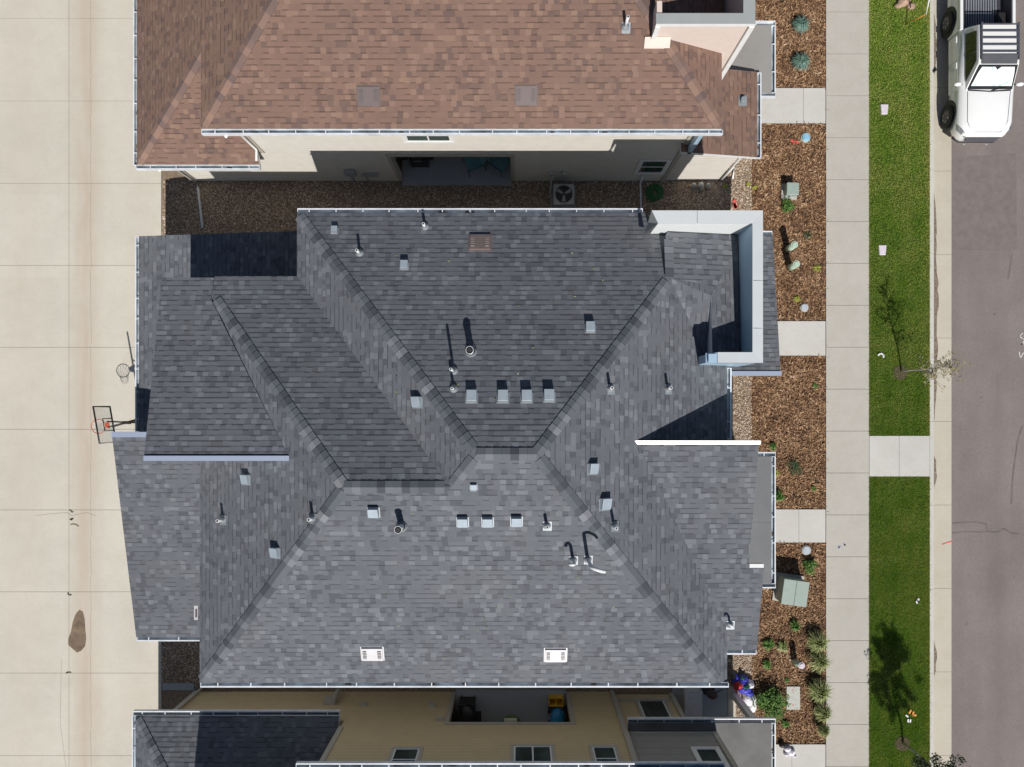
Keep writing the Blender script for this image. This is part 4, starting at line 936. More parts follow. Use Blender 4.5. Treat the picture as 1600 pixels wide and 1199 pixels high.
tr.build('trim_board', ['trimtaupe'], HY)
def ywin(xa, xb, ytop_px, ybot_px, panes, horiz, yw=YW, trim='white', par=HY, kz=None):
    z1 = H - (-yw) * F / (ybot_px - CY); z0 = H - (-yw) * F / (ytop_px - CY)
    k0 = (H - z0) / F; return window(par, (xa - CX) * k0, (xb - CX) * k0, z0, z1, yw, 1, panes, horiz, trim)
ywin(803, 861, 1167, 1206, 2, True, trim='trimtaupe'); ywin(925, 960, 1168, 1206, 2, False, trim='trimtaupe'); ywin(996, 1036, 1095, 1132, 1, True, YW - .1, 'trimtaupe'); ywin(617, 656, 1171, 1206, 2, False, trim='trimtaupe')
# gray bay above the flat porch
prism(HY, 'wall', 3.36, 6.1, -14, -10.08, 2.9, 7.1, 'greige')
ywin(1085, 1119, 1171, 1215, 2, False, -10.07)
tr = Boards(); tr.box(6.02, 6.16, -10.12, -10.04, 3.0, 7.1); tr.box(3.36, 6.02, -10.08, -10.05, 2.98, 3.08); tr.build('trim_board', ['trimtaupe'], HY)
fp = MB(); fp.box(3.42, 7.86, -16, -9.78, 2.86, 3.0); fp.build('porch_roof', ['membrane_dark'], HY)
gutter(HY, (3.40, -9.78, 3.03), (7.99, -9.78, 3.03), 'N', inner='lead'); gutter(HY, (7.86, -16, 3.03), (7.86, -9.78, 3.03), 'E', inner='lead')
prism(HY, 'porch_post', 7.5, 7.7, -10.2, -10.0, 0, 2.86, 'white')
# garage roof, hips
gz = 2.6; G0 = Vector((-12.1, -9.72, gz)); gs = .42; d3 = 4.0; gh = G0 + Vector((d3 * .82, -d3, gs * d3)); G1 = Vector((-5.66, -9.72, gz)); G2 = Vector((-5.66, -9.72 - d3, gz + gs * d3))
G4 = Vector((-12.1, -20, gz)); G3 = Vector((gh.x, -20, gh.z)); gsw = gs * d3 / (d3 * .82)
yg_ = roof('garage_roof', [([G0, G1, G2, gh], 'N'), ([G0, gh, G3, G4], 'W')], RM, HY, .16)
hipcap(yg_, G0, gh, (gsw, 0, gz - gsw * G0.x), (0, -gs, gz + gs * G0.y), cap)
gutter(HY, (G0.x - .1, G0.y, gz), G1, 'N', inner='lead'); gutter(HY, G0, G4, 'W')
dp = MB(); dp.tube([(-11.1, -9.72, 2.5), (-11.15, -9.86, 2.2), (-11.15, -9.86, .1), (-10.6, -9.3, .04)], .045, 8); dp.build('downspout', ['trimtaupe'], HY)
for (x, z_) in ((-5.2, 1.1), (-2.9, 1.2), (-2.5, 2.3)): ub = MB(); ub.box(x - .1, x + .1, YW + .003, YW + .1, z_, z_ + .18); ub.build('dryer_vent', ['trimtaupe'], HY)
ub = MB(); ub.box(-6.55, -6.15, YW + .003, YW + .16, .75, 1.2); ub.tube([(-6.2, YW + .22, 1.2), (-6.2, YW + .22, .3)], .09, 10); ub.build('meter_box', ['trimtaupe'], HY, bevel=.01)
sheet('patio_slab', -12.5, -11.4, -9.9, -9.66, -.2, 0.01, 'patio')

# ================================================================== patio and yard things
def chair(loc, rz, label, group):
    r = empty('patio_chair', loc, label, 'chair', group); r.rotation_euler = (0, 0, rz)
    def part(name, mb, mats, **k):
        LOC[r.name] = Vector((0, 0, 0)); o = mb.build(name, mats, r, **k); return o
    m_ = MB(); m_.box(-.27, .27, -.26, .28, .36, .46); part('seat', m_, ['tealcushion'], bevel=.03)
    m_ = MB(); m_.obox(Vector((0, .36, .70)), Vector((1, 0, 0)), Vector((0, .96, -.28)).normalized(), Vector((0, .28, .96)).normalized(), .26, .05, .30, 0); part('backrest', m_, ['tealcushion'], bevel=.03)
    for sx in (-1, 1):
        m_ = MB(); m_.tube([(sx * .3, -.28, 0), (sx * .3, -.26, .62), (sx * .3, .3, .66), (sx * .3, .42, 1.0)], .016, 6); part('arm_frame', m_, ['blackmetal'])
        m_ = MB(); m_.tube([(sx * .3, .36, 0), (sx * .3, .3, .62)], .016, 6); part('leg', m_, ['blackmetal'])
    return r
chair((-1.55, 8.45, .15), R(-70), 'teal cushioned patio chair left of the round table in the recessed patio', 'teal patio chairs')
chair((-0.62, 8.45, .15), R(55), 'teal cushioned patio chair right of the round table in the recessed patio', 'teal patio chairs')
t = empty('patio_table', (-1.05, 8.9, .15), 'round dark table between two teal chairs in the recessed patio', 'table')
m_ = MB(); m_.tube([(-1.05, 8.9, .83), (-1.05, 8.9, .86)], .42, 24); m_.build('tabletop', ['tableglass'], t)
for k in range(3):
    a = k * 2.09; m_ = MB(); m_.tube([(-1.05 + .35 * math.cos(a), 8.9 + .35 * math.sin(a), .15), (-1.05 + .05 * math.cos(a), 8.9 + .05 * math.sin(a), .83)], .018, 6); m_.build('leg', ['blackmetal'], t)
def grill(loc, label, w=.62, d_=.5):
    r = empty('barbecue_grill', loc, label, 'grill', 'black covered grills on the patios'); x, y, z = loc
    m_ = MB(); m_.box(x - w / 2, x + w / 2, y - d_ / 2, y + d_ / 2, z + .15, z + .8); m_.build('cabinet', ['blackmetal'], r, bevel=.03)
    m_ = MB(); m_.ellip((x, y, z + .8), w / 2, d_ / 2, .22, 0, zmin=0); m_.build('lid', ['blackmetal'], r)
    for s_ in (-1, 1):
        m_ = MB(); m_.box(x + s_ * (w / 2 + .02), x + s_ * (w / 2 + .22), y - .18, y + .18, z + .74, z + .77); m_.build('side_shelf', ['blackmetal'], r)
    m_ = MB(); m_.tube([(x - .15, y - d_ / 2 - .03, z + .9), (x + .15, y - d_ / 2 - .03, z + .9)], .012, 6); m_.build('handle', ['rimlight'], r)
    for sx in (-1, 1):
        for sy in (-1, 1): m_ = MB(); m_.tube([(x + sx * (w / 2 - .05), y + sy * (d_ / 2 - .05), z), (x + sx * (w / 2 - .05), y + sy * (d_ / 2 - .05), z + .2)], .03, 8); m_.build('leg', ['blackmetal'], r)
    return r
grill((-3.4, 8.6, .15), 'black grill at the left end of the cream house recessed patio')
grill((-1.75, -10.45, .15), 'tall black grill at the left end of the tan house recessed patio', .55, .9)
t = empty('ride_on_toy', (1.35, -10.72, .15), 'blue plastic ride on toy inside the tan house patio', 'toy')
m_ = MB(); m_.ellip((1.35, -10.72, .5), .26, .40, .24); m_.build('body', ['toyblue'], t)
m_ = MB(); m_.box(1.2, 1.5, -10.95, -10.75, .62, .8); m_.build('seat', ['toyblue'], t, bevel=.03)
for sx in (-1, 1):
    for sy in (-1, 1): m_ = MB(); m_.tube([(1.35 + sx * .24, -10.72 + sy * .26, .28), (1.35 + sx * .32, -10.72 + sy * .26, .28)], .13, 14); m_.build('wheel', ['carblack'], t)
t = empty('toy_crate', (1.3, -10.15, .15), 'yellow plastic toy crate with two compartments beside the blue toy', 'toy box')
m_ = MB(); m_.box(1.05, 1.55, -10.28, -9.98, .15, .20)
for (a, b_, c, d_) in ((1.05, 1.55, -10.01, -9.98), (1.05, 1.55, -10.28, -10.25), (1.05, 1.08, -10.25, -10.01), (1.52, 1.55, -10.25, -10.01), (1.285, 1.315, -10.25, -10.01)): m_.box(a, b_, c, d_, .2, .5)
m_.build('tub', ['toyyellow'], t)
t = empty('side_table', (-.25, -10.85, .15), 'small round green table with a cream cushion in the tan house patio', 'table')
m_ = MB(); m_.tube([(-.25, -10.85, .55), (-.25, -10.85, .6)], .34, 20); m_.build('tabletop', ['greencush'], t)
m_ = MB(); m_.tube([(-.25, -10.85, .15), (-.25, -10.85, .55)], .05, 10); m_.build('pedestal', ['greencush'], t)
m_ = MB(); m_.box(-.5, -.05, -10.85, -10.62, .6, .72); tag(m_.build('cushion', ['creamcush'], None, (-.27, -10.73, .6), bevel=.03), 'cream cushion lying on the small green table', 'cushion')
# yard by tan patio
sheet('patio_slab', 5.4, 7.35, -10.9, -8.3, -.2, .01, 'patio'); sheet('edging_strip', 7.36, 7.62, -10.9, -9.75 + .0, -.2, .03, 'curb')
t = empty('storage_bench', (6.0, -10.2, .01), 'pale resin storage bench under the dark porch edge', 'bench')
m_ = MB(); m_.box(5.75, 6.3, -10.7, -9.75, .01, .45); m_.build('body', ['bench'], t, bevel=.03)
m_ = MB(); m_.box(5.72, 6.33, -10.73, -9.72, .451, .52); m_.build('lid', ['bench'], t, bevel=.02)
t = empty('umbrella_stand', (6.65, -9.85, .01), 'folded dark patio umbrella on a black stand next to the pale bench', 'umbrella')
m_ = MB(); m_.tube([(6.65, -9.85, .01), (6.65, -9.85, .08)], .22, 16); m_.build('base', ['blackmetal'], t)
m_ = MB(); m_.tube([(6.65, -9.85, .08), (6.65, -9.85, .8)], .02, 8); m_.tube([(6.65, -9.85, .5), (6.95, -9.6, .75)], .02, 8); m_.build('pole', ['blackmetal'], t)
m_ = MB(); m_.ellip((6.65, -9.85, .55), .17, .15, .25, 0, jit=.15); m_.build('canopy', ['umbrella'], t)
m_ = MB(); m_.tube([(7.35, -9.1, .1), (7.75, -9.7, .1), (8.05, -10.25, .1)], .09, 8); tag(m_.build('timber_edging', ['wood'], None, (7.7, -9.6, 0)), 'weathered timber edging running diagonally beside the deflated decoration', 'edging')
# deflated inflatable
t = empty('deflated_inflatable', (7.9, -9.4, 0), 'collapsed blue red and white inflatable yard decoration on the gravel', 'decoration')
def lumps(name, spots, mat):
    m_ = MB()
    for (px_, py_, rx, ry, rz) in spots: c = W(px_, py_, .15); m_.ellip((c.x, c.y, .05), rx, ry, rz, 0, 18, 10, jit=.10, zmin=-.2)
    return m_.build(name, [mat], t)
lumps('blue_fabric', [(1158, 1068, .24, .20, .22), (1164, 1078, .26, .18, .2), (1170, 1084, .2, .16, .18), (1150, 1062, .12, .2, .15), (1162, 1062, .16, .14, .2)], 'nylon_blue')
lumps('red_fabric', [(1154, 1070, .15, .15, .32), (1151, 1075, .07, .12, .24)], 'nylon_red')
lumps('green_fabric', [(1165, 1072, .16, .05, .34), (1160, 1059, .08, .04, .28)], 'nylon_green')
lumps('white_fabric', [(1173, 1070, .13, .16, .25), (1173, 1095, .25, .22, .2), (1177, 1104, .14, .25, .16), (1168, 1091, .12, .14, .2)], 'nylon_white')
m_ = MB()
for (x, y, r_) in ((1236, 1175, .14), (1230, 1170, .12), (1240, 1180, .08), (1228, 1178, .08)): c = W(x, y, .05); m_.ellip((c.x, c.y, .08), r_, r_ * .8, .1, 0, jit=.15)
tag(m_.build('plastic_bag', ['nylon_white'], None, tuple(W(1234, 1175, 0))), 'crumpled white plastic bag on the lowest entry path', 'bag')
m_ = MB(); c = W(1222, 1164, .1); m_.ellip((c.x, c.y, .1), .12, .1, .12, 0); tag(m_.build('path_light', ['blackmetal'], None, (c.x, c.y, 0)), 'small dark path lamp with bright dome by the plastic bag', 'lamp')
# air conditioner
c = (1.55, 7.3, 0); t = empty('air_conditioner', c, 'grey square air conditioner unit with top fan beside the cream wall', 'air conditioner')
m_ = MB(); m_.box(1.12, 2.0, 6.8, 7.7, -.02, .06); m_.build('pad', ['patio'], t)
m_ = MB(); m_.box(1.2, 1.9, 6.95, 7.65, .06, .74)
for k in range(16):
    y = 6.96 + k * .044; m_.box(1.19, 1.2, y, y + .02, .1, .7); m_.box(1.9, 1.91, y, y + .02, .1, .7)
m_.build('cabinet', ['hvac'], t, bevel=.02)
m_ = MB(); m_.tube([(1.55, 7.3, .741), (1.55, 7.3, .75)], .29, 24); m_.build('fan_well', ['blackmetal'], t)
for k in range(3):
    a = k * 2.1 + .5; m_ = MB(); d = Vector((math.cos(a), math.sin(a), 0)); s_ = Vector((-d.y, d.x, 0)); c_ = Vector((1.55, 7.3, .765))
    m_.poly([c_ + d * .04 - s_ * .03, c_ + d * .25 - s_ * .07, c_ + d * .27 + s_ * .06 + Vector((0, 0, .02)), c_ + d * .04 + s_ * .04 + Vector((0, 0, .01))]); m_.build('fan_blade', ['hvac'], t, recalc=False)
m_ = MB()
for k in range(4):
    r_ = .08 + k * .07; ring = [(1.55 + r_ * math.cos(a * .2618), 7.3 + r_ * math.sin(a * .2618), .80) for a in range(25)]; m_.tube(ring, .006, 5, caps=False)
m_.build('fan_grille', ['blackmetal'], t)
m_ = MB(); m_.tube([(1.25, 7.9, .9), (1.15, 7.85, .7), (1.1, 7.5, .15), (1.2, 7.3, .12)], .03, 6); m_.build('refrigerant_line', ['utilgrey'], t)
# coiled hose
m_ = MB(); cx_, cy_ = 4.75, 7.55
for lay in range(3):
    for k in range(4): r_ = .12 + k * .055; m_.tube([(cx_ + r_ * math.cos(a * .349) + .02 * lay, cy_ + r_ * math.sin(a * .349), .02 + lay * .035) for a in range(19)], .018, 6, caps=False)
tag(m_.build('garden_hose', ['hose'], None, (cx_, cy_, 0)), 'coiled green garden hose on the shaded gravel', 'hose')
m_ = MB()
for (x, r_) in ((6.1, .1), (6.35, .13), (6.6, .09)): m_.tube([(x, 7.75, 0), (x, 7.75, .3), ], r_ * .7, 12); m_.ellip((x, 7.75, .3), r_ * .75, r_ * .75, .08)
tag(m_.build('meter_cluster', ['utilgrey'], None, (6.35, 7.75, 0)), 'three small grey utility meters at the foot of the sunlit cream wall', 'meter')

# basketball hoop
zt_, zb_ = 2.9, 1.95
h = empty('basketball_hoop', (-12.5, -.5, 0), 'portable basketball hoop with clear black framed backboard at the alley edge', 'basketball hoop')
A = W(145.5, 635.5, zt_); B = W(155.5, 693, zt_); A.z = B.z = 0; dx = (B - A); wl = dx.length; dx.normalize(); nx = Vector((dx.y, -dx.x, 0)); nx = nx if nx.x < 0 else -nx
def bp(u, z, o=0): q = A + dx * u * wl + nx * o; q.z = z; return q
fr = MB(); fr.tube([bp(0, zb_), bp(1, zb_), bp(1, zt_), bp(0, zt_), bp(0, zb_)], .028, 6, caps=False)
fr.tube([bp(.33, zb_ + .02, .01), bp(.33, zb_ + .52, .01), bp(.67, zb_ + .52, .01), bp(.67, zb_ + .02, .01)], .016, 6); fr.build('backboard_frame', ['blackmetal'], h)
fr = MB(); fr.hexa([bp(0, zb_, -.01), bp(1, zb_, -.01), bp(1, zb_, .0), bp(0, zb_, .0), bp(0, zt_, -.01), bp(1, zt_, -.01), bp(1, zt_, .0), bp(0, zt_, .0)]); fr.build('backboard', ['acrylic'], h)
rc = bp(.5, 2.12, .38); rp = [rc + Vector((.23 * math.cos(a * .2618), .23 * math.sin(a * .2618), 0)) for a in range(25)]
fr = MB(); fr.tube(rp, .012, 6, caps=False); fr.build('rim', ['redplastic'], h)
fr = MB(); 
for s_ in (-1, 1): fr.poly([bp(.5 + s_ * .02, 2.12, .02), bp(.5 + s_ * .12, 2.12, .02), bp(.5 + s_ * .05, 2.11, .16)], 0)
fr.poly([bp(.4, 2.13, .02), bp(.6, 2.13, .02), bp(.55, 2.13, .17), bp(.45, 2.13, .17)], 0); fr.build('rim_bracket', ['redplastic'], h, recalc=False)
fr = MB()
for k in range(12):
    a = k * .5236; p0 = rc + Vector((.23 * math.cos(a), .23 * math.sin(a), 0)); p1 = rc + Vector((.15 * math.cos(a + .26), .15 * math.sin(a + .26), -.2)); p2 = rc + Vector((.12 * math.cos(a), .12 * math.sin(a), -.4)); fr.tube([p0, p1, p2], .004, 4); p1b = rc + Vector((.15 * math.cos(a - .26), .15 * math.sin(a - .26), -.2)); fr.tube([p0, p1b, p2], .004, 4)
fr.build('net', ['nylon_white'], h)
pb = Vector((-12.42, -.42, 0)); fr = MB(); fr.tube([pb, pb + Vector((0, 0, 2.0))], .045, 10); fr.build('pole', ['blackmetal'], h)
fr = MB()
for s_ in (-1, 1):
    for z_ in (2.1, 2.35): fr.tube([pb + Vector((0, s_ * .06, z_ - .45)), bp(.5 + s_ * .08, z_, -.03)], .02, 6)
fr.obox((pb + bp(.5, 2.1, 0)) / 2 + Vector((0, 0, .75)), Vector((1, 0, 0)), Vector((0, 1, 0)), Vector((0, 0, 1)), .12, .05, .04)
fr.build('arm', ['blackmetal'], h)
fr = MB(); fr.box(-12.4, -11.7, -.75, -.1, 0, .2); fr.build('base', ['blackmetal'], h, bevel=.05)

# ================================================================== planting bed things
def blade_clump(name, px_, py_, r_, hgt, n, mat, label, cat, group=None, wid=.02, spread=1.0, zb=0.0):
    c = W(px_, py_, .1); V = []; Fs = []
    for k in range(n):
        a = random.uniform(0, 6.283); rr = r_ * random.uniform(.35, 1) * spread; hh = hgt * random.uniform(.6, 1); b0 = Vector((c.x + random.gauss(0, r_ * .10), c.y + random.gauss(0, r_ * .10), zb))
        d = Vector((math.cos(a), math.sin(a), 0)); s_ = Vector((-d.y, d.x, 0)) * wid * random.uniform(.6, 1.2)
        p1 = b0 + d * rr * .45 + Vector((0, 0, hh)); p2 = b0 + d * rr + Vector((0, 0, hh * .75)); i = len(V)
        V += [b0 - s_ * .6, b0 + s_ * .6, p1 + s_, p1 - s_, p2 + s_ * .2, p2 - s_ * .2]; Fs += [(i, i + 1, i + 2, i + 3), (i + 3, i + 2, i + 4, i + 5)]
    mb = MB(); mb.v = [tuple(q) for q in V]; mb.f = Fs; mb.m = [0] * len(Fs); mb.uv = [None] * len(Fs); mb.sm = [False] * len(Fs)
    return tag(mb.build(name, [mat], None, (c.x, c.y, 0), recalc=False), label, cat, group)
def leaf_clump(mb, c, r_, n, sz, flat=1.0, m=0, shell=.3):
    for k in range(n):
        d = Vector((random.gauss(0, 1), random.gauss(0, 1), random.gauss(0, 1) * flat)).normalized() * r_ * random.uniform(shell, 1)
        if c.z + d.z < .01: d.z = abs(d.z)
        p = c + d; a = Vector((random.gauss(0, 1), random.gauss(0, 1), random.gauss(0, .5))).normalized(); b_ = a.cross(Vector((random.gauss(0, .5), random.gauss(0, .5), 1))).normalized(); s_ = sz * random.uniform(.6, 1.3)
        mb.poly([p - a * s_, p - b_ * s_ * .45, p + a * s_, p + b_ * s_ * .45], m)
def shrub(px_, py_, r_, hgt, n, mat, label, sz=.035, name='shrub', lobes=5):
    c = W(px_, py_, hgt * .5); r = empty(name, (c.x, c.y, 0), label, 'shrub'); mb = MB(); st = MB()
    for k in range(lobes):
        a = k * 6.283 / lobes + random.uniform(-.4, .4); rr = r_ * random.uniform(.25, .6) if lobes > 1 else 0; q = Vector((c.x + rr * math.cos(a), c.y + rr * math.sin(a), hgt * random.uniform(.35, .7)))
        leaf_clump(mb, q, r_ * random.uniform(.42, .62), n // lobes, sz, .8); st.tube([(c.x, c.y, 0), q], [.012, .006], 5)
    leaf_clump(mb, Vector((c.x, c.y, hgt * .6)), r_ * .5, n // 5, sz)
    mb.build('foliage', [mat], r, recalc=False); st.build('stem', ['bark'], r); return r
blade_clump('juniper', 1250, 41, .33, .34, 420, 'blueleaf', 'spiky blue green juniper nearest the top edge of the photo', 'shrub', 'blue junipers in the mulch bed', .012)
blade_clump('juniper', 1250, 99, .35, .34, 420, 'blueleaf', 'spiky blue green juniper just above the first entry path', 'shrub', 'blue junipers in the mulch bed', .012)
blade_clump('young_plant', 1246, 467, 0.153, 0.080, 56, 'yellowleaf', 'yellow green sprawling plant above the small grey lid', 'plant')
blade_clump('young_plant', 1278, 419, 0.187, 0.096, 48, 'yellowleaf', 'yellowish low plant against the pavement below the pedestals', 'plant', wid=.02)
shrub(1232, 322, .3, .35, 420, 'leaf', 'bright green leafy shrub below the small green utility box')
shrub(1262, 370, .22, .12, 60, 'darkleaf', 'dark wispy plant right of the upper pedestal', .03)
blade_clump('young_plant', 1208, 698, 0.170, 0.160, 72, 'leaf', 'small green tuft beside the bright metal flashing', 'plant')
shrub(1242, 732, .32, .25, 260, 'darkleaf', 'dark green low shrub in the middle of the mulch bed', .03)
blade_clump('young_plant', 1213, 740, 0.136, 0.120, 48, 'yellowleaf', 'yellow flowering plant touching the porch gutter', 'plant', wid=.03)
blade_clump('young_plant', 1216, 776, 0.221, 0.240, 104, 'leaf', 'green grassy clump tucked against the porch gutter', 'plant')
blade_clump('young_plant', 1275, 603, 0.119, 0.080, 32, 'leaf', 'tiny green sprout near the pavement below the second entry path', 'plant')
blade_clump('young_plant', 1272, 765, 0.119, 0.080, 32, 'leaf', 'tiny green sprout near the third entry path', 'plant')
shrub(1266, 884, .33, .3, 460, 'leaf', 'light green shrub beneath the round reflective lid', .04)
blade_clump('young_plant', 1242, 978, 0.238, 0.240, 88, 'leaf', 'fresh green clump below the big green transformer', 'plant', wid=.025)
blade_clump('young_plant', 1200, 1008, 0.255, 0.200, 88, 'leaf', 'green clump near the grey roof corner gutter', 'plant', wid=.02)
blade_clump('young_plant', 1224, 1011, 0.230, 0.160, 88, 'tuft', 'straw coloured low clump left of the short pedestal', 'plant')
blade_clump('young_plant', 1199, 1039, 0.187, 0.160, 64, 'leaf', 'small green plant above the large leafy bush', 'plant', wid=.025)
blade_clump('young_plant', 1230, 1064, 0.111, 0.080, 32, 'leaf', 'tiny green sprout above the rectangular grey lid', 'plant')
blade_clump('young_plant', 1228, 1132, 0.170, 0.120, 56, 'leaf', 'small sprout below the rectangular grey lid', 'plant')
for i, (x, y, r_) in enumerate(((1274, 1001, .42), (1277, 1031, .42), (1277, 1077, .48), (1282, 1110, .36), (1283, 1137, .26))):
    blade_clump('ornamental_grass', x, y, r_, .5, 420, 'tuft', ['topmost straw green ornamental grass tuft along the pavement', 'second straw green ornamental grass tuft along the pavement', 'largest straw green ornamental grass tuft, level with the grey lid', 'fourth ornamental grass tuft from the top of the row', 'smallest lowest ornamental grass tuft of the row'][i], 'grass tuft', 'ornamental grass tufts beside the pavement', .012)
shrub(1205, 1100, .68, .6, 1500, 'leaf', 'large bright green leafy bush beside the deflated decoration', .05, lobes=9)
for (x, y) in ((1170, 288), (1180, 292), (1135, 290)): blade_clump('weed', x, y, .12, .05, 30, 'yellowleaf', ['yellow flowering weed on the gravel nearest the mulch', 'second yellow weed on the gravel near the cream house', 'faint yellow weed at the shaded gravel edge'][[1180, 1170, 1135].index(x)] if x in (1180, 1170, 1135) else '', 'weed')
# utility things
def ubox(px_, py_, w, d_, hh, rz, label, mat='utilgreen', name='utility_box', cat='utility box', split=True):
    c = W(px_, py_, hh); r = empty(name, (c.x, c.y, 0), label, cat); R_ = Matrix.Rotation(rz, 3, 'Z'); ex = R_ @ Vector((1, 0, 0)); ey = R_ @ Vector((0, 1, 0)); ez = Vector((0, 0, 1)); c = Vector((c.x, c.y, 0))
    m_ = MB(); m_.obox(c + ez * .03, ex, ey, ez, w / 2 + .06, d_ / 2 + .06, .05); m_.build('pad', ['walk'], r)
    m_ = MB(); m_.obox(c + ez * (hh * .4 + .08), ex, ey, ez, w / 2 - .02, d_ / 2 - .02, hh * .4); m_.build('cabinet', [mat], r, bevel=.015)
    if split:
        for s_ in (-1, 1): m_ = MB(); m_.obox(c + ex * s_ * w / 4 + ez * (hh * .92), ex, ey, ez, w / 4 - .004, d_ / 2, .05); m_.build('lid', [mat], r, bevel=.01)
    else: m_ = MB(); m_.obox(c + ez * (hh * .93), ex, ey, ez, w / 2, d_ / 2, .04); m_.build('lid', [mat], r, bevel=.012)
    m_ = MB(); m_.obox(c - ey * (d_ / 2 + .0) + ez * hh * .5, ex, ey, ez, .03, .02, .05); m_.build('latch', ['galv'], r)
    return r
ubox(1243, 927, .88, .86, .75, R(-8), 'large pale green transformer box in the mulch bed', 'utilpale' if False else 'utilgreen', 'transformer', 'transformer')
ubox(1239, 295, .42, .42, .42, R(-2), 'small square green utility box above the bright shrub', split=False)
def pedestal(px0, py0, px1, py1, hh, r_, label, lidmat='utilpale'):
    b_ = W(px0, py0, 0); r = empty('utility_pedestal', (b_.x, b_.y, 0), label, 'utility pedestal', 'round green utility pedestals'); tp = W(px1, py1, hh); b_ = Vector((b_.x, b_.y, 0)); tp = Vector((b_.x * .0 + tp.x, tp.y, hh))
    m_ = MB(); m_.tube([b_, tp], [r_ * 1.08, r_], 18); m_.build('post', ['utilpale'], r)
    m_ = MB(); m_.tube([tp, tp + Vector((0, 0, .04))], r_ * 1.1, 18); m_.tube([tp + Vector((0, 0, .04)), tp + Vector((0, 0, .07))], [r_ * .8, r_ * .7], 18); m_.build('cap', [lidmat], r); return r
pedestal(1231, 390, 1241, 383, .75, .11, 'upper of the two tall pale green pedestals'); pedestal(1234, 419, 1244, 413, .75, .11, 'lower of the two tall pale green pedestals')
pedestal(1241, 1034, 1252, 1040, .6, .10, 'short green pedestal with a white cap among the grasses', 'stone')
def lidobj(px_, py_, r_, mat, label, name='ground_lid', cat='lid'):
    c = W(px_, py_, .03); m_ = MB(); m_.tube([(c.x, c.y, -.03), (c.x, c.y, .05)], [r_ * 1.15, r_], 20, 1); m_.tube([(c.x, c.y, .051), (c.x, c.y, .075)], [r_ * .92, r_ * .8], 20, 0)
    return tag(m_.build(name, [mat, 'utilgrey'], None, (c.x, c.y, 0)), label, cat)
lidobj(1259, 215, .16, 'lightblue', 'round bright blue cleanout lid below the first entry path'); lidobj(1257, 481, .14, 'greylid', 'round pale grey lid above the second entry path'); lidobj(1260, 860, .16, 'greylid', 'round reflective grey lid beneath the third entry path')
m_ = MB(); a = W(1229, 1073, .03); b_ = W(1250, 1109, .03); m_.box(a.x, b_.x, b_.y, a.y, -.03, .04); m_.box(a.x + .2, a.x + .24, a.y - .14, a.y - .1, .04, .046, 1); m_.box(a.x + .2, a.x + .24, b_.y + .14, b_.y + .18, .04, .046, 1)
tag(m_.build('utility_vault_lid', ['utilgrey', 'redpaint'], None, ((a.x + b_.x) / 2, (a.y + b_.y) / 2, 0), bevel=.01), 'flat rectangular light grey vault lid in the mulch', 'lid')
for (x, y, lab) in ((1382, 171, 'upper pale lilac cover set in the grass verge'), (1379, 391, 'lower pale lilac cover set in the grass verge')):
    m_ = MB(); c = W(x, y, .03); m_.hexa([(c.x - .12, c.y - .18, -.02), (c.x + .11, c.y - .18, -.02), (c.x + .14, c.y + .18, -.02), (c.x - .15, c.y + .18, -.02), (c.x - .11, c.y - .17, .06), (c.x + .10, c.y - .17, .06), (c.x + .13, c.y + .17, .06), (c.x - .14, c.y + .17, .06)])
    tag(m_.build('valve_cover', ['stone'], None, (c.x, c.y, 0), bevel=.02), lab, 'cover', 'pale covers in the verge')
# litter on the verge
for i, (x, y, s_, mt, lab) in enumerate(((1428, 1116, .09, 'orange', 'small orange scrap on the grass near the leafy tree'), (1424, 1125, .07, 'nylon_white', 'white paper scraps on the grass below the orange scrap'), (1436, 936, .06, 'nylon_white', 'tiny white scrap on the grass near the kerb'), (1376, 552, .07, 'nylon_white', 'pale stick on the grass left of the bare young tree'))):
    m_ = MB(); c = W(x, y, .05)
    for k in range(3): a = random.uniform(0, 3); d = Vector((math.cos(a), math.sin(a), 0)); m_.obox(c + Vector((random.gauss(0, s_), random.gauss(0, s_), .01)), d, Vector((-d.y, d.x, 0)), Vector((0, 0, 1)), s_ * .8, s_ * .35, .006)
    tag(m_.build('litter', [mt], None, tuple(c)), lab, 'litter')

